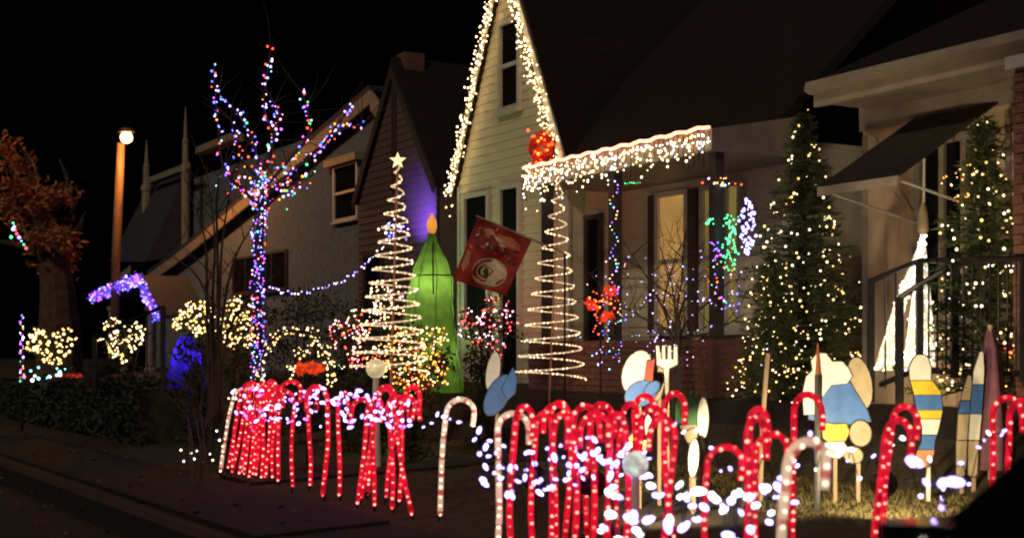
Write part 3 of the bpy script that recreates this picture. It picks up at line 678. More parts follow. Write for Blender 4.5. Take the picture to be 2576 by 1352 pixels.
for i in range(16):
    x = R.uniform(.1, .92); y = R.uniform(.06, .36); w = R.uniform(0, 3.1); dx, dy = math.cos(w) * R.uniform(.03, .1), math.sin(w) * .03
    flshape('print_patch', [(x - dx, y - dy), (x + dy, y - dx * .3), (x + dx, y + dy), (x - dy, y + dx * .3)], (flp, flc, fld, flred)[i % 4], .014 + .0008 * i)
for x, y in ((.3, .4), (.52, .42), (.7, .4)): flshape('berry', oval(x, y, .03, .022), mat('flag_berry', (.65, .03, .06), .6, .2, 6), .028)
flshape('snow_band', [(.16, .12), (.3, .07), (.5, .12), (.66, .09), (.86, .16), (.9, .24), (.74, .29), (.58, .24), (.42, .28), (.24, .22)], flp); flshape('snow_patch', [(.32, .13), (.5, .17), (.78, .18), (.72, .24), (.46, .23)], flc, .012); flshape('snow_patch', [(.05, .5), (.12, .52), (.17, .7), (.12, .84), (.05, .76)], flp, .012)
MB().tube([at(1196, 541, fy + .02), at(1345, 604, fy + .02), at(1420, 636, fy + .3)], .012, 6).build('flag_pole', 'wood', fl)
pb_ = at(1420, 636, fy + .3); MB().tube([pb_, Vector((pb_.x, pb_.y, gz(pb_)))], .014, 6).build('flag_stand', 'metal', fl)

# inflatable green tree with flame
iy = 15.6
ib = onground(1105, iy); it = thing('inflatable_tree', 'tall glowing green inflatable taper with an orange flame on top', 'inflatable', ib)
prof = []
for vv, w, cu in ((985, 92, 1075), (970, 93, 1075), (935, 88, 1075), (900, 82, 1076), (840, 72, 1077), (800, 66, 1079), (740, 59, 1082), (700, 56, 1085), (672, 47, 1086), (640, 32, 1086), (612, 18, 1086), (590, 9, 1085), (582, 6, 1085)):
    prof.append((at(cu, vv, iy), w * iy / F / K))
m = MB(); n = 30; fine = []
for (c_, r_), (c2, r2) in zip(prof, prof[1:]):
    for i in range(4): fine.append((c_.lerp(c2, i / 4), r_ + (r2 - r_) * i / 4))
prof = fine + prof[-1:]
for (c_, r_) in prof:
    for j in range(n):
        w = 2 * math.pi * j / n; q = r_ * (1 - .07 * abs(math.cos(w * 2)) ** 6); q *= 1 + .03 * math.sin(w * 9 + c_.z * 11) + .025 * math.sin(w * 5 - c_.z * 23); m.v.append(Vector((c_.x + math.cos(w) * q, c_.y + math.sin(w) * q * .9, max(c_.z, ib.z))))
for i in range(len(prof) - 1):
    for j in range(n): m.f.append((i * n + j, i * n + (j + 1) % n, (i + 1) * n + (j + 1) % n, (i + 1) * n + j))
m.f.append(tuple(range((len(prof) - 1) * n, len(prof) * n)))
m.build('body', fabric('green_nylon', (.24, .46, .09), .55), it, True)
for vv, e in ((900, 4.2), (715, 5.4)): lamp('POINT', 'inflatable_light', it, at(1084, vv, iy), e, (1.0, .95, .6), r=.05)
for j in range(0, 30, 4):
    MB().tube([m.v[i * n + j] + Vector((math.cos(2 * math.pi * j / n), math.sin(2 * math.pi * j / n), 0)) * .001 for i in range(len(prof))], .005, 4).build('seam', 'gp', it)
fr = Vector((0, -.9 * 55 * iy / F / K - .012, 0))
m = MB(); m.tube([at(1090, 610, iy) - Vector((0, .24 * 22 / 48, 0)), at(1091, 650, iy) - Vector((0, .19, 0)), at(1092, 700, iy) - Vector((0, .235, 0)), at(1093, 740, iy) - Vector((0, .23, 0))], .008, 5); m.build('seam', 'metal', it)  # dark seam line, also the upright of a modelled cross shadow
m = MB(); m.tube([at(1092 + math.sin(w / 6 * 1.4) * 55, 693, iy) - Vector((0, math.cos(w / 6 * 1.4) * .9 * 55 * iy / F / K + .006, 0)) for w in range(-6, 7)], .008, 5); m.build('shadow_band', 'metal', it)  # dark band modelled as the crossbar of that shadow
m = MB(); cc = at(1086, 585, iy); m.lathe(cc, [(.012, -.03), (.04, .01), (.058, .07), (.05, .13), (.025, .18), (.003, .215)], 12); m.build('flame', glow('flame_orange', (.9, .34, .05), .85, .3, 5), it, True)

# ------------------------------------------------------------------ shrubs with lights
shrub('shrub', 'dark shrub dotted with pink and white lights below the red flag', 1230, 16.4, 815, 85, 85, ['red', 'pink', 'red', 'snow', 'scarlet', 'pink'], 85, 1600, .012, lname='light_string', llabel='pink and white lights sprinkled on the shrub below the flag')
shrub('shrub', 'small shrub with red and white lights left of the starred spiral', 885, 16.3, 850, 55, 85, ['pink', 'red', 'cream', 'scarlet', 'cream'], 85, 900, .013, llabel='red and white lights on the shrub left of the starred spiral')
shrub('shrub', 'low shrub smothered in orange and warm lights before the green inflatable', 1035, 14.9, 900, 115, 95, ['warm', 'orange', 'orange', 'scarlet', 'cream', 'warm'], 240, 1400, .0115, llabel='orange and warm white lights over the low shrub by the inflatable')
shrub('shrub', 'shrub with warm lights around the base of the star spiral', 975, 17.3, 760, 55, 70, ['cream', 'warm', 'pink'], 80, 500, .013, llabel='warm lights on the shrub inside the starred spiral')
shrub('shrub', 'shrub with warm lights beside the trunk of the colour tree', 600, 16.9, 820, 55, 80, ['warm', 'gold', 'cream'], 85, 1000, .015, llabel='warm lights on the shrub beside the colour tree trunk')
shrub('shrub', 'shrub with warm lights behind the leafless stems', 500, 18.2, 800, 75, 50, ['warm', 'cream', 'gold'], 90, 1000, .017, llabel='warm lights on the shrub behind the leafless stems')
shrub('shrub', 'shrub with warm lights along the entry steps of the grey house', 315, 21, 850, 70, 60, ['warm', 'gold', 'cream', 'cream'], 75, 900, .019, llabel='warm lights on the shrub along the entry steps')
shrub('shrub', 'round bush with warm lights at the far left', 138, 24, 865, 72, 52, ['warm', 'warm', 'gold'], 75, 1000, .025, llabel='warm lights dotted on the round bush at far left')
shrub('hedge', 'dark clipped hedge under the grey house windows', 745, 20.5, 775, 160, 70, 'warm', 0, 2600, cat='hedge')
shrub('hedge', 'dark hedge at the foot of the brown gabled house', 940, 21.5, 800, 90, 90, 'warm', 0, 1400, cat='hedge')
hg = thing('hedge', 'long black clipped hedge along the sidewalk at the lower left', 'hedge', fac(-8, -5.5, .25))
m = MB()
for i in range(14000):
    a = R.uniform(-26, ua(425, -5.5)); b = R.uniform(-5.95, -5.0); y = 22 - .8682 * a + .4963 * b; zt = H - .0202 * y + R.uniform(-.03, .04)
    side = R.random() < .6
    p = fac(a, -5.95 + R.uniform(0, .12), R.uniform(.22, zt)) if side else fac(a, b, zt)
    x = Vector((R.gauss(0, 1), R.gauss(0, 1), R.gauss(0, 1))).normalized(); q = x.orthogonal().normalized(); s_ = .06 * R.uniform(.6, 1.4)
    o = len(m.v); m.v += [p - x * s_, p + q * s_ * .5, p + x * s_, p - q * s_ * .5]; m.f.append((o, o + 1, o + 2, o + 3))
m.build('foliage', 'leaf', hg, kind='stuff')
m = MB(); ae = ua(425, -5.5) - .1
hz = lambda a: H - .0202 * (22 - .8682 * a - 2.7) - .08
m.hexa([fac(-26, -5.85, .15), fac(ae, -5.85, .15), fac(ae, -5.1, .15), fac(-26, -5.1, .15), fac(-26, -5.85, hz(-26)), fac(ae, -5.85, hz(ae)), fac(ae, -5.1, hz(ae)), fac(-26, -5.1, hz(-26))]).build('core', 'leaf', hg)
# cyan lights under the left bush
t = lightset('light_string', 'icy blue lights low under the round bush at far left', 'string lights', onground(110, 23)); pts = [at(R.uniform(75, 175), R.uniform(918, 962), 23) for i in range(14)]
bulbs(t, pts, ['cyan', 'snow', 'cyan'], .028); MB().tube(sorted(pts, key=lambda p: p.x), .006, 3).build('wire', 'wire', t)
# blue dome
db_ = onground(470, 19); t = thing('blue_dome', 'dark blue fabric dome lit faintly behind the leafless stems', 'inflatable', db_)
c = at(470, 905, 19); k = 19 / F / K
m = MB(); m.lathe((c.x, c.y, db_.z), [(30 * k, 0), (50 * k, .12)] + [(53 * k * math.cos(w / 8 * 1.5), .25 + (at(470, 838, 19).z - db_.z - .25) * math.sin(w / 8 * 1.57)) for w in range(9)], 20); m.build('fabric', fabric('blue_nylon', (.08, .04, .8)), t, True)
lamp('POINT', 'added_dome_light', t, Vector((c.x, c.y, at(470, 890, 19).z)), 5, (.6, .4, 1.0), r=.05)  # added lamp that makes the blue fabric glow
m = MB()
for j in range(6):
    w0 = j * math.pi / 3
    m.tube([Vector((c.x, c.y, db_.z)) + Vector((math.cos(w0) * 53.6 * k * math.cos(w / 8 * 1.5), math.sin(w0) * 53.6 * k * math.cos(w / 8 * 1.5), .25 + (at(470, 838, 19).z - db_.z - .25) * math.sin(w / 8 * 1.57))) for w in range(9)], .006, 4)
m.build('seam', 'bp', t)
# arch of warm lights
def arch(label, u, Y, w, v0, v1, keys, nb, depth=.5):
    t = thing('light_arch', label, 'light display', onground(u, Y), 0, 'arches of warm lights'); wr = MB(); pts = []
    for dd in (0, depth / 2, depth):
        P = [at(u + math.cos(q / 16 * math.pi) * w, v0 - (v0 - v1) * math.sin(q / 16 * math.pi) ** .7, Y + dd) for q in range(17)]; wr.tube(P, .012, 5); pts += spaced(P, .05, .05)
    wr.build('frame', 'metal', t); R.shuffle(pts); bulbs(t, pts[:nb], keys, .0125)
arch('wide arch of warm white lights behind the candy canes', 745, 14.6, 90, 950, 830, ['cream', 'warm', 'gold'], 300)
arch('inner arch of warm white lights inside the wide arch', 782, 14.2, 48, 960, 872, ['cream', 'warm', 'gold'], 190, .25)
t = thing('red_bow', 'orange red lit bow at the mouth of the light arch', 'bow', onground(770, 14.4))
for uu in (756, 790):
    m = MB(); leafcloud(m, at(uu, 925, 14.4), (.1, .07, .07), 110, .035, .2); m.build('loop', glow('bow_red', (.75, .08, .02), .45, .9, 14), t, kind='stuff')
MB().tube([at(772, 935, 14.35), onground(772, 14.4)], .012, 5).build('stake', 'metal', t)
t = thing('glowing_globe', 'cream plastic globe lamp glowing at the foot of the star spiral', 'lamp', onground(945, 14.3)); MB().ball(at(945, 925, 14.3), .1, 12).build('globe', glow('globe_cream', (.9, .75, .42), .5, .5, 9), t, True); p = onground(945, 14.3); MB().lathe(p, [(.06, 0), (.05, .1), (.03, at(945, 925, 14.3).z - p.z - .08)], 10).build('base', 'wp', t)

# ------------------------------------------------------------------ porch decorations
def cluster(name, label, pts, keys, r, cat='string lights', group=None, wire=True):
    b0 = Vector((pts[0].x, pts[0].y, gz(pts[0]))); t = thing(name, label, cat, b0, 0, group); bulbs(t, pts, keys, r)
    if wire: MB().tube(sorted(pts, key=lambda p: p.z)[::2], .004, 3).build('wire', 'wire', t)
    return t
pyY = 15.6
cluster('light_string', 'multicolour string winding down the middle porch post', [at(1545 + 9 * math.sin(i * .9) + R.uniform(-4, 4) + (0 if i < 32 else R.uniform(-25, 22)), 455 + i * 9.4, 16.6) for i in range(48)], ['lav', 'blue', 'snow', 'orange', 'pur', 'gold', 'cyan', 'pink'], .011)
cluster('light_bush', 'icy lavender light oval hung at the right porch end', [at(1880 + 24 * math.sin(w) * math.sqrt(R.random()) ** .4 * math.sin(max(.05, (i / 70) * 3.14)) ** .6, 500 + i / 70 * 140, 15.2) for i in range(70) for w in (R.uniform(0, 6.28),)], ['lav', 'cool', 'lav'], .018, 'light display')
cluster('light_bush', 'green light garland hanging at the right porch window', [at(1836 + R.gauss(0, 11), 540 + i / 60 * 135, 15.5) for i in range(62)], ['green'], .013, 'light display')
cluster('light_string', 'green lights at the middle of the porch window', [at(1785 + R.gauss(0, 9), 558 + R.gauss(0, 4), 15.6) for i in range(9)], ['green'], .015)
cluster('light_string', 'blue violet lights in the porch window', [at(1795 + R.gauss(0, 8), 625 + R.gauss(0, 12), 15.5) for i in range(12)], ['blue', 'pur'], .012)
cluster('light_string', 'red and white lights at the upper right porch corner', [at(1815 + R.gauss(0, 22), 455 + R.gauss(0, 7), 15.6) for i in range(16)], ['scarlet', 'orange', 'cyan', 'snow'], .013)
cluster('light_string', 'red and orange lights low at the right of the porch', [at(1795 + R.gauss(0, 22), 700 + R.gauss(0, 26), 15.4) for i in range(18)], ['scarlet', 'orange', 'red', 'cyan', 'blue'], .011)
cluster('light_string', 'teal and violet lights at the porch floor corner', [at(1835 + R.gauss(0, 14), 755 + R.gauss(0, 14), 15.3) for i in range(16)], ['cyan', 'pur', 'blue', 'green'], .011)
cluster('light_string', 'small green light bar under the porch ceiling', [at(1572 + i * 5.4, 460 + R.uniform(-2, 2), 16.4) for i in range(8)], ['green'], .0085)
t = thing('ribbon_bow', 'red lit ribbon bow on a stake before the porch', 'bow', onground(1510, 15.0))
for q_, (uu, vv) in enumerate(((1488, 766), (1533, 732), (1524, 795))):
    m = MB(); leafcloud(m, at(uu, vv, 15.0), (.085, .05, .065), 60, .035, .1); m.build('loop' if q_ < 2 else 'tail', glow('ribbon_red', (.8, .06, .02), .5, .9, 14), t, kind='stuff')
bulbs(t, [at(1512 + R.gauss(0, 18), 755 + R.gauss(0, 14), 14.9) for i in range(22)], ['scarlet', 'red', 'orange'], .012); MB().tube([at(1510, 770, 15.02), onground(1510, 15.0)], .008, 5).build('stake', 'metal', t)
cluster('light_string', 'red lights trailing below the red ribbon bow', [at(1500 + R.gauss(0, 5), 790 + i * 7, 15.0) for i in range(8)] + [at(1540 + R.gauss(0, 10), 760 + R.gauss(0, 9), 15.0) for i in range(6)], ['red', 'scarlet'], .011)
cluster('light_string', 'dim blue white lights scattered right of the spiral tree', [at(R.gauss(1545, 40), R.uniform(640, 930), 15.2 + R.uniform(-.3, .3)) for i in range(60)], ['dim', 'lav', 'dim', 'cyan', 'pink'], .009)

# entry canopy blue lights
t = cluster('blue_garland', 'thick blue light garland over the grey house entry canopy', [c0.lerp(cp, R.random()) + Vector((R.uniform(-.1, .1), -.15, R.uniform(-.2, .18))) for i in range(120)] + [cp.lerp(c1, R.random()) + Vector((R.uniform(-.1, .1), -.15, R.uniform(-.22, .12))) for i in range(60)], ['lav', 'blue', 'lav', 'pur'], .03, 'garland', wire=False)
m = MB()
for p_, q_, n_, w_ in ((c0, cp, 34, .17), (cp, c1, 20, .12)):
    for i in range(n_): leafcloud(m, p_.lerp(q_, i / (n_ - 1)) + Vector((R.uniform(-.04, .04), -.1, R.uniform(-.06, .05))), (w_, .12, w_ * R.uniform(.6, 1.2)), 26, .045, .1)
m.build('tinsel', glow('garland_blue', (.2, .11, 1.0), .55, .8, 9), t, kind='stuff')
# flood lamps
def flood(label, p, aim, col, e, size=80, lens=6.0, hood=.09):
    p, aim = Vector(p), Vector(aim); d = (aim - p).normalized(); g0 = Vector((p.x, p.y, gz(p)))
    t = thing('flood_lamp', label, 'flood lamp', g0, 0, 'flood lamps')
    MB().tube([g0 - Vector((0, 0, .02)), p - Vector((0, 0, hood))], .012, 6).build('stake', 'metal', t)
    MB().lathe(p, [(.02, -.1), (hood * .6, -.09), (hood, 0), (hood * 1.02, .02), (hood * .9, .02)], 14, d).build('housing', 'metal', t)
    MB().lathe(p + d * .026, [(hood * .85, 0), (hood * .7, .015), (.01, .022)], 14, d).build('lens', glow('lens_' + label[:6], tuple(c_ * lens for c_ in col)), t)
    lamp('SPOT', 'flood_light', t, p + d * .06, e, col, aim, math.radians(size), hood * .5)
    return t
p = at(995, 574, 24.2)
fb = flood('blue flood lamp on a tall stake shining on the brown gable', p, fac(ua(1070, db), db, fz(535, ua(1070, db), db)), (.16, .08, 1.0), 200, 84, 16, .11)
cluster('light_string', 'blue white lights bunched round the blue flood lamp', [at(995 + R.gauss(0, 20), 575 + R.gauss(0, 13), 22) for i in range(24)], ['blue', 'lav', 'snow'], .02)
flood('green flood lamp on the terrace lighting the left of the cream gable', fac(-1.3, -2.2, 1.15), fac(-1.1, 0, 3.6), (.5, 1.0, .36), 95, 95)
flood('red flood lamp on the terrace lighting the right of the cream gable', fac(1.6, -1.9, 1.15), fac(1.1, 0, 3.6), (1.0, .3, .14), 40, 95)
flood('warm flood lamp behind the right candy canes aimed at the cutouts', at(1492, 1215, 9.0), at(1880, 1040, 11.0), (1.0, .8, .5), 330, 84, 3)
flood('warm flood lamp behind the tall right cane aimed at the striped stocking', at(2222, 1215, 9.3), at(2240, 1110, 11.6), (1.0, .78, .45), 110, 110, 3)
flood('warm flood lamp by the left end of the right canes aimed at the blue bird', at(1345, 1200, 9.7), at(1255, 990, 11.0), (1.0, .82, .55), 45, 80, 3)
# ------------------------------------------------------------------ far left: street lamp, utility pole, lit tree
sy = 40.0
lp = at(318, 345, sy)
t = thing('street_lamp', 'sodium street lamp glowing on a wooden pole at left', 'street lamp', (at(292, 700, sy).x, sy, .9))
pb0 = at(290, 690, sy); pt = at(303, 390, sy)
MB().tube([Vector((pb0.x, sy, .9)), pb0, at(298, 500, sy), pt, at(304, 360, sy)], [.125, .125, .12, .11, .1], 10).build('pole', 'pole', t)
MB().tube([at(303, 372, sy), at(308, 350, sy), lp + Vector((0, 0, .28))], .06, 6).build('arm', 'metal', t)
MB().lathe(lp, [(.1, .12), (.24, .14), (.2, .24), (.06, .3)], 14).build('hood', 'metal', t)
MB().ball(lp, (.17, .16), 12).build('globe', glow('sodium', (16, 9, 3.2)), t, True)
lamp('POINT', 'sodium_light', t, lp - Vector((-.3, .9, .6)), 520, (1.0, .36, .08), r=.3)
ty = 36.0
t = thing('autumn_tree', 'tree with rusty leaves lit orange by the street lamp', 'tree', (at(150, 800, ty).x, ty, .95))
m = MB(); P = limb(m, [Vector((at(150, 800, ty).x, ty, .9)), at(150, 800, ty), at(140, 680, ty), at(110, 560, ty), at(60, 450, ty)], .6, .2, 9); m.build('trunk', mat('rusty_bark', (.12, .065, .035), .9, .5, 5, .8), t)
m = MB()
for st in ([(120, 600), (40, 520), (-40, 500)], [(130, 640), (170, 560), (190, 500)], [(110, 560), (170, 470), (150, 400)], [(90, 520), (80, 420), (40, 350)], [(120, 600), (190, 580), (215, 530)], [(100, 540), (30, 430), (-20, 370)], [(140, 660), (60, 620), (-30, 600)]): limb(m, [at(u, v, ty) for u, v in st], .14, .03, 6)
m.build('branch', 'bark', t)
m = MB()
for i in range(34):
    w = R.uniform(0, 1); cu = -30 + 190 * w + R.gauss(0, 20); cv = 400 + 230 * w ** 1.3 + R.gauss(0, 42); cr = R.uniform(.3, .8)
    leafcloud(m, at(cu, cv, ty + R.uniform(-1, 1)), (cr, cr, cr * .7), int(60 * cr / .5), .1, .1)
m.build('crown', 'rustleaf', t, kind='stuff')
cluster('light_string', 'short string of red, white and teal lights at the far left edge', [at(42 - abs(i - 3) * 3 + (9 * (i - 3) if i > 3 else 0), 560 + i * 9, 26) for i in range(8)] + [at(28, 595, 26), at(33, 575, 26)], ['red', 'cyan', 'lav', 'red', 'green'], .03)
t = cluster('light_pole', 'slim pole wound with multicolour lights at far left', [at(55 + 3 * math.sin(i * 1.4), 792 + i * 5.5, 22.5) for i in range(31)], ['lav', 'snow', 'pur', 'cool', 'orange', 'green'], .023, 'light display'); MB().tube([onground(55, 22.5), at(55, 786, 22.5)], .02, 6).build('pole', 'metal', t)
t = thing('light_cone', 'small glowing peach cone at the foot of the light pole', 'lamp', onground(58, 36)); MB().lathe(onground(58, 36), [(.3, 0), (.28, .08), (.03, .62)], 12).build('shade', glow('cone_peach', (.95, .55, .3), 1.0, .3, 5), t, True)
t = thing('red_mound', 'low red fabric mound lit from inside at far left', 'inflatable', onground(170, 37)); p = at(170, 950, 37); m = MB(); m.lathe((p.x, p.y, gz(p)), [(.5, 0), (.52, .12), (.34, at(170, 930, 37).z - gz(p) - .06), (.03, at(170, 926, 37).z - gz(p))], 14); m.build('fabric', glow('mound_red', (.5, .03, .01), .6, .6, 6), t, True)

# handrail left
def rail(name, label, posts, rails, nb, Y, group='iron railings'):
    t = thing(name, label, 'railing', onground(posts[0][0], posts[0][3] if len(posts[0]) > 3 else Y), 0, group)
    for u, v0, v1, *yy in posts:
        y = yy[0] if yy else Y; p, q = at(u, v0, y), at(u, v1, y); MB().wbox(((p.x + q.x) / 2, y, (p.z + q.z) / 2), (.028, .028, abs(p.z - q.z) / 2)).build('post', 'metal', t)
    for r_ in rails: MB().tube([at(u, v, yy) for u, v, yy in r_], .024, 6).build('rail', 'metal', t)
    for (u, v0, v1, y) in nb: MB().tube([at(u, v0, y), at(u, v1, y)], .009, 5).build('baluster', 'metal', t)
    return t
rail('handrail', 'black iron handrail on the grey house entry steps', [(410, 770, 985, 18.5), (238, 845, 985, 19.5)], [[(238, 845, 19.5), (325, 806, 19), (410, 770, 18.5)]], [(270, 832, 985, 19.3), (300, 818, 985, 19.1), (335, 803, 985, 19.0), (370, 788, 985, 18.8)], 19)
rail('handrail', 'black iron stair railing at the right porch, front flight', [(2190, 700, 1010), (2262, 745, 1030, 11.4), (2312, 655, 960, 12)], [[(2190, 706, 12.4), (2250, 680, 12.2), (2312, 655, 12)], [(2262, 748, 11.4), (2310, 715, 11.3), (2372, 680, 11.2)], [(2215, 965, 12), (2262, 945, 11.7), (2312, 925, 11.9)]], [(2226, 692, 975, 12.3), (2252, 680, 965, 12.2)], 12.4)
rail('railing', 'black iron balustrade along the right porch', [(2400, 655, 950, 11.6), (2575, 650, 960, 10.9)], [[(2312, 655, 12), (2400, 652, 11.6), (2600, 648, 10.8)], [(2312, 930, 12), (2400, 935, 11.6), (2600, 940, 10.8)]], [(2335 + i * 22, 654, 935, 11.9 - i * .09) for i in range(12)], 12)
# porch deck block behind that railing
# ------------------------------------------------------------------ white cone of light at right
cy_ = 12.3
cb0 = onground(2280, cy_); ap = at(2322, 592, cy_)
t = thing('cone_tree', 'bright white cone of light strands hung from a pole', 'light tree', cb0)
MB().tube([Vector((ap.x, ap.y, cb0.z)), at(2323, 500, cy_), at(2324, 398, cy_)], .012, 6).build('pole', 'wp', t)
MB().lathe(at(2321, 590, cy_), [(.03, 0), (.05, .05), (.04, .2), (.015, .28)], 10).build('finial', 'tp', t)
wr = MB(); pts = []
for i in range(26):
    q = i / 25; P = [ap, ap.lerp(at(2200 + 145 * q, 930, cy_ + .25 * math.sin(q * 6.28)), .5) + Vector((-.03 + .05 * q, 0, 0)), at(2200 + 150 * q, 930, cy_ + .25 * math.sin(q * 6.28))]
    if 0.3 < q < .46: P = [ap, ap.lerp(P[1], .75)]
    wr.tube(P, .011, 5); pts += spaced(P, .042, .016)
wr.build('strand', glow('strand_white', (1.0, .88, .62), .75, .8, 26), t); R.shuffle(pts); bulbs(t, pts[:300], ['snow', 'cream', 'snow'], .015)
cluster('light_string', 'white and amber lights tangled along the right balustrade', [at(R.uniform(2370, 2575), R.uniform(660, 900), 11.9 + R.uniform(0, .4)) for i in range(26)] + [at(R.uniform(2455, 2560), 668 + R.uniform(-4, 6), 11.2) for i in range(9)], ['gold', 'warm', 'dim', 'snow'], .009)
cluster('light_string', 'orange lights glowing low behind the right balustrade', [at(2555 + R.gauss(0, 16), 868 + R.gauss(0, 16), 11.6) for i in range(26)], ['orange', 'scarlet', 'red'], .012)
cluster('light_string', 'amber lights in the right porch window', [at(2425 + R.gauss(0, 28), 470 + R.gauss(0, 22), 12.1) for i in range(26)], ['gold', 'orange', 'warm'], .008)

# ------------------------------------------------------------------ plywood cutouts on stakes
def cutout(label, Y, pieces, stakes, cat='yard cutout', name='yard_cutout', group='painted plywood yard cutouts'):
    u = stakes[0][0]; t = thing(name, label, cat, onground(u, Y), 0, group)
    for i, (pn, poly, mt) in enumerate(pieces):
        cx = sum(p[0] for p in poly) / len(poly); cz = sum(p[1] for p in poly) / len(poly)
        MB().prism(patch(poly, Y, .006 * i + .002), (0, .016, 0)).build(pn, M['metal'] if False else mt, t)
        o_ = [(x + 2.6 * (x - cx) / max(1, math.hypot(x - cx, z - cz)), z + 2.6 * (z - cz) / max(1, math.hypot(x - cx, z - cz))) for x, z in poly]
        MB().prism(patch(o_, Y, .006 * i), (0, .014, 0)).build('outline', 'metal', t)
    for (u0, v0, mt) in [(s_ + ('wood',))[:3] for s_ in stakes]:
        p = at(u0, v0, Y + .03); MB().hexa([Vector((p.x + dx, p.y + dy, gz(p) - .02)) for dx, dy in ((-.014, -.01), (.014, -.01), (.014, .01), (-.014, .01))] + [Vector((p.x + dx, p.y + dy, p.z)) for dx, dy in ((-.014, -.01), (.014, -.01), (.014, .01), (-.014, .01))]).build('stake', mt, t)
    return t
cutout('blue plywood bird with a tall white wing left of the right canes', 10.9, [('wing', ell(1240, 935, 17, 52, 8), 'wp'), ('body', ell(1252, 992, 27, 56, 28), 'bp'), ('tail', [(1262, 975), (1290, 922), (1300, 950), (1296, 985), (1275, 1005)], 'bp')], [(1250, 1010)])
cutout('plywood mitten with big white cuff and red stripe', 10.6, [('cuff', ell(1602, 935, 36, 56, 18), 'wp'), ('palm', ell(1612, 988, 42, 30, -25), 'bp'), ('thumb', ell(1640, 975, 22, 14, -40), 'bp'), ('stripe', [(1627, 908), (1646, 902), (1640, 958), (1620, 952)], 'rp')], [(1608, 1000)])
cutout('tan rounded plywood board leaning beside the mitten', 10.75, [('board', ell(1655, 945, 17, 62, 4), 'tp')], [(1658, 990)])
tin = [(1674, 1000), (1670, 925), (1652, 915), (1650, 868), (1657, 868), (1660, 902), (1666, 902), (1665, 868), (1672, 868), (1673, 902), (1680, 902), (1680, 868), (1687, 868), (1688, 902), (1694, 902), (1695, 870), (1703, 870), (1704, 915), (1682, 925), (1682, 1000)]
cutout('white plywood garden fork with four tines behind the canes', 10.5, [('fork', tin, 'wp')], [(1678, 990)])
cutout('spiky green plywood grass tuft behind the canes', 10.4, [('blades', [(1698, 1060), (1702, 985), (1712, 1002), (1718, 978), (1726, 1002), (1738, 976), (1744, 1004), (1756, 982), (1758, 1006), (1778, 986), (1772, 1062), (1735, 1072)], 'gp'), ('soil', [(1708, 1068), (1762, 1066), (1748, 1110), (1730, 1112)], 'tp')], [(1738, 1080)])
cutout('slim white plywood oval beside the green tuft', 10.3, [('oval', ell(1768, 1050, 14, 52), 'wp'), ], [(1766, 1080)])
cutout('narrow white plywood oval low below the green tuft', 10.2, [('oval', ell(1744, 1150, 13, 48, 4), 'wp')], [(1744, 1170)])
cutout('small yellow plywood flower low among the red canes', 9.6, [('petal', ell(1592, 1110, 17, 12, 20), 'yp'), ('petal', ell(1612, 1120, 20, 11, -30), 'yp'), ('petal', ell(1598, 1096, 10, 16, 10), 'yp'), ('stem', ell(1632, 1075, 9, 34, -6), 'tp')], [(1600, 1112)])
def bands(path, cuts):                    # a ribbon shaped board cut into painted bands
    P = [(float(u), float(v), float(w)) for u, v, w in path]; S = []
    for p, q in zip(P, P[1:]):
        for i in range(6): S.append(tuple(p[k] + (q[k] - p[k]) * i / 6 for k in range(3)))
    S.append(P[-1]); out = []; N = len(S) - 1
    for (nm, f0, f1, mt) in cuts:
        seg = S[int(f0 * N):int(f1 * N) + 1]
        if f0 == 0: seg = [(seg[0][0], seg[0][1] - seg[0][2] * .5, seg[0][2] * .5)] + seg
        if f1 == 1: seg = seg + [(seg[-1][0], seg[-1][1] + seg[-1][2] * .5, seg[-1][2] * .5)]
        out.append((nm, [(u - w, v) for u, v, w in seg] + [(u + w, v) for u, v, w in reversed(seg)], mt))
    return out
def wing(cx, cz, tx, tz, w):              # teardrop wing from the body to its tip
    dx, dz = tx - cx, tz - cz; L = math.hypot(dx, dz); nx, nz = -dz / L, dx / L; out = []
    for i in range(24):
        q = i / 24 * 2 * math.pi; f = .5 - .5 * math.cos(q); s_ = math.sin(q) * w * (.35 + .65 * f); out.append((cx + dx * f + nx * s_, cz + dz * f + nz * s_))
    return out
cloud = [(2022, 1040), (2019, 985), (2028, 945), (2044, 930), (2040, 905), (2056, 886), (2078, 888), (2092, 908), (2118, 908), (2134, 926), (2142, 945), (2130, 962), (2090, 966), (2066, 1000), (2058, 1040)]
cutout('large blue plywood bell with a thick white snow cap and yellow clapper', 10.6, [('ribbon', ell(2162, 962, 30, 66, -10), 'tp'), ('bell', [(2072, 935), (2128, 940), (2152, 985), (2182, 1032), (2190, 1058), (2110, 1068), (2034, 1052), (2034, 1030), (2056, 1000)], 'bp'), ('snow_cap', cloud, 'wp'), ('clapper', [(2066, 1060), (2100, 1066), (2128, 1064), (2136, 1086), (2122, 1112), (2090, 1116), (2070, 1098)], 'yp'), ('ribbon', ell(2164, 1088, 27, 32, -6), 'tp'), ('ribbon', ell(2146, 1142, 24, 20, 20), 'tp'), ('snow', [(2074, 1112), (2120, 1108), (2134, 1130), (2112, 1150), (2082, 1146)], 'wp')], [(2100, 1130), (2158, 1130)])
cutout('plywood stocking striped white, yellow, blue and orange', 10.6, bands([(2316, 900, 18), (2314, 922, 27), (2314, 950, 26), (2332, 985, 34), (2338, 1030, 32), (2340, 1075, 20), (2334, 1110, 16), (2326, 1140, 22), (2322, 1165, 16)], [('cuff', 0, .28, 'wp'), ('band', .28, .4, 'yp'), ('band', .4, .52, 'bp'), ('band', .52, .58, 'yp'), ('band', .58, .7, 'wp'), ('band', .7, .84, 'bp'), ('toe', .84, 1, 'op')]), [(2334, 1150, 'wp')])
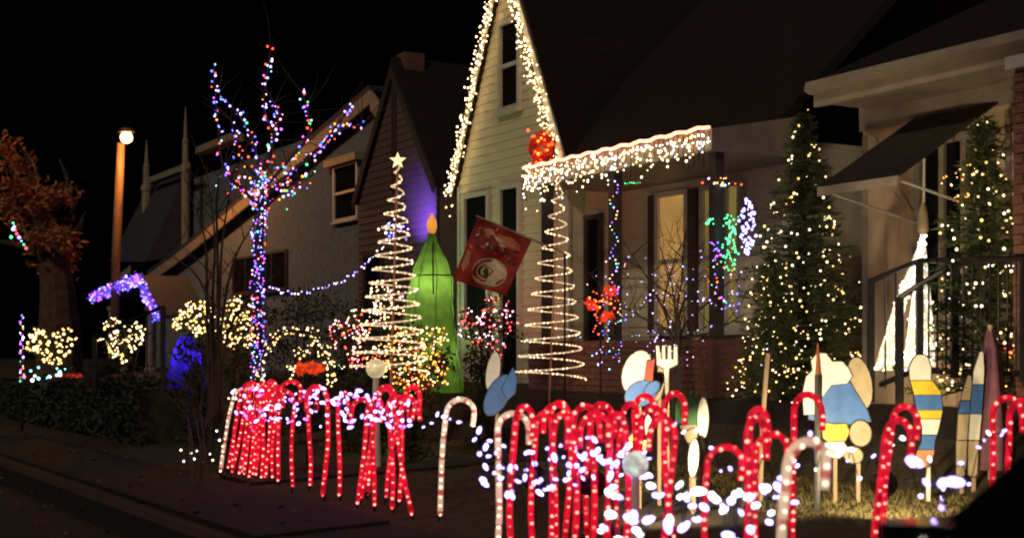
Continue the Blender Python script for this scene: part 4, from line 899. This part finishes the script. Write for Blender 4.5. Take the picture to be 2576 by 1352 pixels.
for u0, lab, c_ in ((2454, 'plywood ski with a pointed white tip next to the plum parasol', ('wp', 'bp', 'wp', 'tp')), (2424, 'shorter tan and blue plywood ski left of the white tipped one', ('tp', 'bp', 'tp', 'tp'))):
    k_ = 0 if u0 > 2440 else 60
    cutout(lab, 10.8 + (.05 if k_ else 0), bands([(u0 + 14, 885 + k_, 4), (u0 + 8, 930 + k_, 13), (u0, 1040, 14), (u0 - 6, 1120, 13), (u0 - 8, 1190, 11)], [('tip', 0, .34, c_[0]), ('band', .34, .5, c_[1]), ('band', .5, .74, c_[2]), ('tail', .74, 1, c_[3])]), [(u0 - 6, 1195)])
t = thing('wooden_stake', 'leaning bare wooden stake before the lit evergreen', 'stake', onground(1916, 10.8)); MB().tube([onground(1912, 10.8), at(1918, 1060, 10.8), at(1932, 888, 10.9)], .02, 5).build('shaft', 'wood', t)
t = thing('dark_pole', 'dark metal pole with a red tip in front of the snow capped bell', 'pole', onground(2056, 10.2)); MB().tube([onground(2056, 10.2), at(2058, 940, 10.2)], .028, 8).build('shaft', 'metal', t); MB().tube([at(2058, 940, 10.2), at(2057, 862, 10.2)], [.024, .006], 8).build('tip', mat('red_tip', (.3, .08, .04), .6, .2, 9), t)
uy = 10.9; ub = onground(2490, uy); t = thing('closed_parasol', 'closed plum coloured parasol standing at the right', 'parasol', ub)
p = at(2490, 815, uy); hh = p.z - ub.z; MB().lathe(ub, [(.02, 0), (.02, hh * .5), (.02, hh)], 8).build('pole', 'wood', t)
m = MB(); n = 20
for z, r_ in ((.12, .12), (.35, .125), (.6, .095), (.85, .06), (.99, .012)):
    for j in range(n): w = 2 * math.pi * j / n; q = r_ * (1 + .22 * math.cos(w * 5)); m.v.append(ub + Vector((math.cos(w) * q, math.sin(w) * q, hh * z)))
for i in range(4):
    for j in range(n): m.f.append((i * n + j, i * n + (j + 1) % n, (i + 1) * n + (j + 1) % n, (i + 1) * n + j))
m.build('canopy', 'purple', t, True)

# ------------------------------------------------------------------ candy canes
redm = glow('cane_red', (.8, .006, .03), .66, .65, 16); whm = glow('cane_cream', (.95, .62, .42), .62, .3, 5); stripem = glow('cane_stripe', (.7, .12, .1), .5)
def cane_path(h=.78, r=.105): return [Vector((0, 0, z)) for z in (0.05, .25, .45, .6, h)] + [Vector((r - r * math.cos(q / 9 * math.pi), 0, h + r * math.sin(q / 9 * math.pi))) for q in range(1, 10)] + [Vector((2 * r, 0, h - .09))]
CP = cane_path()
def cane_meshes():
    out = {}
    for k, mt in (('red', redm), ('white', whm)):
        mb = MB(); mb.tube(CP, .019, 8); me = bpy.data.meshes.new('tube'); me.from_pydata(mb.v, [], mb.f); me.materials.append(mt); me.polygons.foreach_set('use_smooth', [True] * len(me.polygons)); out[k] = me
    mb = MB(); mb.tube([(0, 0, -.12), (0, 0, .06)], [.006, .012], 6); me = bpy.data.meshes.new('stake'); me.from_pydata(mb.v, [], mb.f); me.materials.append(M['metal']); out['stake'] = me
    sp = spaced(CP, .062); out['stripe'] = []
    for i in range(0, len(sp) - 1, 2):
        mb = MB(); mb.tube([sp[i], sp[i].lerp(sp[i + 1], .45)], .0197, 8)
        me = bpy.data.meshes.new('stripe'); me.from_pydata(mb.v, [], mb.f); me.materials.append(stripem); out['stripe'].append(me)
    return out
CMS = []
for hh_, rr_ in ((.78, .105), (.8, .092), (.76, .112), (.79, .1), (.77, .097)):
    CP = [p + Vector((.012 * math.sin(p.z * 5 + hh_ * 90), .01 * math.sin(p.z * 7 + rr_ * 300), 0)) for p in cane_path(hh_, rr_)]
    CMS.append((cane_meshes(), [p for p in spaced(CP, .064)]))
def cane(label, base, top, kind='red', hook=0.0, scale=1.0, group='red candy cane path lights'):
    CM, CB = R.choice(CMS); base, top = Vector(base), Vector(top); d = (top - base).normalized()
    q = Vector((0, 0, 1)).rotation_difference(d) @ Quaternion((0, 0, 1), hook)
    t = bpy.data.objects.new('candy_cane', None); COL.objects.link(t); t.empty_display_size = .1
    t.location = base; t.rotation_mode = 'QUATERNION'; t.rotation_quaternion = q; t.scale = (scale,) * 3
    t['label'] = label; t['category'] = 'candy cane'; t['group'] = group
    for nm, me in [('tube', CM[kind]), ('stake', CM['stake'])] + ([('stripe', x) for x in CM['stripe']] if kind == 'white' else []):
        o = bpy.data.objects.new(nm, me); COL.objects.link(o); o.parent = t
    ld = q.inverted() @ Vector((0, -1, 0)); off = .0125 * ld
    for p in CB:
        o = bpy.data.objects.new('bulb', bulb_mesh(R.choice(('cane', 'cane', 'caned')) if kind == 'red' else 'wcane')); COL.objects.link(o); o.parent = t
        o.location = p + off + Vector((R.uniform(-.003, .003), R.uniform(-.003, .003), R.uniform(-.015, .015))); o.scale = (R.uniform(.0105, .0135),) * 3
    return t
ORD = ['first', 'second', 'third', 'fourth', 'fifth', 'sixth', 'seventh', 'eighth', 'ninth', 'tenth', 'eleventh', 'twelfth', 'thirteenth', 'fourteenth', 'fifteenth', 'sixteenth', 'seventeenth', 'eighteenth', 'nineteenth', 'twentieth', 'twenty-first', 'twenty-second', 'twenty-third', 'twenty-fourth', 'twenty-fifth', 'twenty-sixth', 'twenty-seventh', 'twenty-eighth', 'twenty-ninth', 'thirtieth']
def rowY(u, b): a = ua(u, b); return 22 - .8682 * a + .4963 * b
rowA = [(572, 612), (585, 622), (598, 632), (612, 642), (626, 650), (640, 660), (655, 668), (668, 682), (700, 706), (734, 738), (778, 778), (815, 824), (855, 852), (898, 930), (905, 955), (942, 938), (990, 975), (1038, 985), (1000, 1020), (968, 1010), (580, 606), (605, 645), (634, 648), (922, 948), (684, 694)]
rowA.sort(key=lambda q: q[0])
for i, (u0, u1) in enumerate(rowA):
    bb = -6.25 + (.22 if u0 in (1000, 968, 922) else R.uniform(-.1, .1)); y = rowY(u0, bb); p = onground(u0, y); q = p + Vector(((u1 - u0) / K / F * y, R.uniform(-.05, .05), .85))
    cane(f'red candy cane, {ORD[i]} from the left in the left hand row', p, q, 'red', R.choice([-.9, 1.2, .5, 2.5, 3.9, -1.1, .9, .2]), R.uniform(.98, 1.08))
y = rowY(550, -6.3); p = onground(550, y); cane('cream candy cane at the left end of the left row, leaning right', p, p + Vector((42 / K / F * y, 0, .85)), 'white', .3, 1.0, 'cream candy cane path lights')
y = rowY(1102, -6.2); p = onground(1102, y); cane('cream candy cane standing alone between the two rows', p, p + Vector((24 / K / F * y, 0, .85)), 'white', 0, 1.0, 'cream candy cane path lights')
rowB = [(1284, 8.5, 4), (1338, 8.6, 3), (1378, 8.3, 10), (1400, 9.0, -6), (1445, 8.2, 0), (1470, 9.0, 8), (1494, 8.5, -4), (1526, 8.0, 4), (1548, 8.8, 8), (1575, 7.9, 0), (1418, 8.8, 12), (1600, 9.0, 0), (1662, 7.6, 18), (1690, 8.8, -10), (1772, 7.0, 4), (1868, 6.9, 10), (1905, 7.2, -4), (1992, 8.6, 2), (2188, 7.3, 20), (2222, 8.0, 8), (2480, 8.4, 8), (2530, 8.2, 4), (1590, 8.4, 10), (1886, 8.0, 0)]
rowB.sort(key=lambda q: q[0])
for i, (u0, y, dl) in enumerate(rowB):
    p = onground(u0, y); q = p + Vector((dl * 2 / K / F * y, R.uniform(-.05, .05), .85))
    cane(f'red candy cane, {ORD[i]} from the left in the right hand group', p, q, 'red', 0.05 if u0 in (1772, 1905) else R.choice([-1.2, 1.0, -1.0, 1.3, .8, .4]) if u0 not in (1526, 1575, 1418, 1662) else R.uniform(2.0, 4.2), R.uniform(.97, 1.06) * {1772: .87, 1905: .86}.get(u0, 1))
p = onground(1248, 8.6); cane('cream candy cane at the left end of the right hand group', p, p + Vector((.02, 0, .85)), 'white', 0.2, 1.0, 'cream candy cane path lights')
p = onground(1948, 5.5); cane('cream candy cane nearest the camera, its hook bent to the right', p, p + Vector((.05, 0, .85)), 'white', 0.45, 1.03, 'cream candy cane path lights')

# ------------------------------------------------------------------ cool white strings on the canes
def draped(label, pts, keys, r, shape='long'):
    b0 = onground(pts[0].x / pts[0].y * F * K + 512 * K, pts[0].y); t = thing('light_string', label, 'string lights', b0, 0, 'cool white strings on the canes')
    MB().tube(smoothpath(pts, 3) if len(pts) < 60 else pts, .004, 4).build('wire', 'wire', t)
    return t, pts
def zig(u0, u1, vf, yf, n, jv, ju=6, jy=.12): return [at(u0 + (u1 - u0) * i / (n - 1) + R.uniform(-ju, ju), vf(u0 + (u1 - u0) * i / (n - 1)) + R.uniform(-jv, jv), yf(u0 + (u1 - u0) * i / (n - 1)) + R.uniform(-jy, jy)) for i in range(n)]
t, P = draped('cool violet white bulbs draped over the left row of canes', zig(595, 1030, lambda u: 1010 + (u - 595) * .06, lambda u: rowY(u, -6.35) , 120, 48, 7), 'cool', .01)
bulbs(t, P, ['cool', 'lav', 'cool', 'lav', 'pur'], .0125, 'long')
t, P = draped('white bulbs at the lone cream cane between the rows', [at(1065, 1072, 10.2), at(1085, 1062, 10.2), at(1100, 1040, 10.1), at(1118, 1046, 10), at(1132, 1052, 10), at(1155, 1060, 9.8), at(1205, 1080, 9.4)], 'cool', .01)
bulbs(t, P, ['cool'], .0125, 'long')
t, P = draped('small white bulbs on the ground at the left row end', [at(u, v, 13.6) for u, v in ((455, 1130), (462, 1158), (480, 1138), (488, 1152), (495, 1132), (512, 1158), (528, 1140), (535, 1155), (545, 1082), (552, 1105), (560, 1120), (575, 1000), (585, 985), (592, 1000))], 'snow', .01)
bulbs(t, P, ['snow', 'cream'], .0165)
t, P = draped('dense cool white bulbs across the middle of the right canes', zig(1195, 1640, lambda u: 1175 + 18 * math.sin(u * .02), lambda u: 7.9, 78, 62, 9), 'cool', .01)
bulbs(t, P, ['cool', 'cool', 'lav'], .0125, 'long')
t, P = draped('large cool white bulbs hanging low among the nearest canes', zig(1510, 1990, lambda u: 1282 + 18 * math.sin(u * .025), lambda u: 6.4, 46, 62, 10), 'cool', .01)
bulbs(t, P, ['cool', 'snow', 'cool'], .0155, 'long')
t, P = draped('cool white bulbs strung loosely from the near canes to the right', zig(1700, 2560, lambda u: 1160 + 25 * math.sin(u * .014), lambda u: 8.0, 40, 70, 12), 'cool', .01)
bulbs(t, P, ['cool', 'lav', 'snow'], .0115, 'long')
t, P = draped('big cool white bulbs close to the car at bottom right', [at(2300, 1160, 5.6), at(2330, 1212, 5.4), at(2372, 1212, 5.4), at(2402, 1210, 5.2), at(2368, 1275, 5.2), at(2350, 1312, 5.2), at(2330, 1350, 5.2)], 'cool', .01)
bulbs(t, P, ['cool', 'cool', 'lav'], .0165, 'long')
t = thing('glowing_globe', 'white frosted globe lamp among the right canes', 'lamp', onground(1595, 7.7)); MB().ball(at(1598, 1165, 7.7), .072, 14).build('globe', glow('globe_white', (.8, .9, .78), .55, .7, 18), t, True); p = onground(1598, 7.7); MB().lathe(p, [(.05, 0), (.02, .08), (.02, at(1598, 1165, 7.7).z - p.z - .06)], 8).build('base', 'wp', t)

# ------------------------------------------------------------------ parked car, bottom right
def car(label, loc, ang):
    t = thing('parked_car', label, 'car', loc, ang); Mx = MW[t.name]
    def T(x, y, z): return Mx @ Vector((x, y, z))
    # x forward, stations of half width and heights
    st = [(-2.2, .62, .35, .72, .74), (-2.1, .8, .28, .86, .9), (-1.5, .88, .25, .93, .98), (-.5, .9, .25, .92, .94), (.8, .9, .25, .9, .93), (1.5, .86, .27, .78, .82), (2.1, .76, .3, .64, .68), (2.25, .6, .36, .5, .54)]
    m = MB()
    for x, w, zb, zs, zc in st:
        for y, z in ((-w * .85, zb), (-w, zb + .12), (-w * 1.0, zs - .12), (-w * .93, zs), (-w * .5, zc), (0, zc + .015), (w * .5, zc), (w * .93, zs), (w * 1.0, zs - .12), (w, zb + .12), (w * .85, zb)): m.v.append(T(x, y, z))
    k = 11
    for i in range(len(st) - 1):
        for j in range(k - 1): m.f.append((i * k + j, i * k + j + 1, (i + 1) * k + j + 1, (i + 1) * k + j))
        m.f.append((i * k + k - 1, i * k, (i + 1) * k, (i + 1) * k + k - 1))
    m.f.append(tuple(range(k - 1, -1, -1))); m.f.append(tuple(range((len(st) - 1) * k, len(st) * k)))
    m.build('body', 'carpaint', t, True)
    m = MB(); cs = [(-2.1, .74, .96), (-1.85, .66, 1.58), (-.6, .64, 1.7), (0, .64, 1.68), (.85, .76, .95)]
    for x, w, z in cs: m.v += [T(x, -w, z), T(x, -w * .6, z + .03), T(x, 0, z + .045), T(x, w * .6, z + .03), T(x, w, z)]
    for i in range(1, 3):
        for j in range(4): m.f.append((i * 5 + j, i * 5 + j + 1, (i + 1) * 5 + j + 1, (i + 1) * 5 + j))
    m.build('roof', 'carpaint', t, True)
    def glassq(n, q): MB().prism(q, (0, 0, -.012)).build(n, 'carglass', t)
    glassq('windscreen', [T(0, -.64, 1.68), T(0, 0, 1.725), T(0, .64, 1.68), T(.85, .76, .95), T(.85, 0, .99), T(.85, -.76, .95)])
    glassq('rear_window', [T(-1.85, -.66, 1.58), T(-2.1, -.74, .96), T(-2.1, 0, 1.0), T(-2.1, .74, .96), T(-1.85, .66, 1.58), T(-1.85, 0, 1.625)])
    for s_ in (-1, 1):
        MB().prism([T(-1.85, s_ * .66, 1.58), T(-.6, s_ * .64, 1.7), T(0, s_ * .64, 1.68), T(.82, s_ * .8, .93), T(-2.05, s_ * .8, .93)], Mx.to_3x3() @ Vector((0, -s_ * .012, 0))).build('side_window', 'carglass', t)
        o = MB().wbox(T(.62, s_ * .98, 1.0), (.07, .05, .045), ang).build('mirror', 'carpaint', t, True)
        MB().tube([T(2.14, s_ * .62, .62), T(2.2, s_ * .45, .6)], .07, 8).build('headlight', 'chrome', t)
        MB().tube([T(-2.13, s_ * .68, .75), T(-2.19, s_ * .5, .74)], .06, 8).build('tail_light', 'rp', t)
        for x in (-1.35, 1.4):
            w = MB().lathe(T(x, s_ * .76, .31), [(.2, -.09), (.3, -.1), (.315, -.06), (.315, .06), (.3, .1), (.2, .09)], 20, Mx.to_3x3() @ Vector((0, s_, 0))).build('wheel', 'tyre', t, True)
            MB().lathe(T(x, s_ * .76, .31), [(.19, -.02), (.19, .09), (.08, .085), (.05, .1)], 12, Mx.to_3x3() @ Vector((0, s_, 0))).build('rim', 'chrome', w)
    return t
dv = -A
wsb = Vector((1.74, 3.4, 0)); cpos = wsb - Vector((dv.x, dv.y, 0)) * .55
car('black parked van with dark sloping windscreen at the bottom right corner', cpos, math.atan2(dv.y, dv.x))
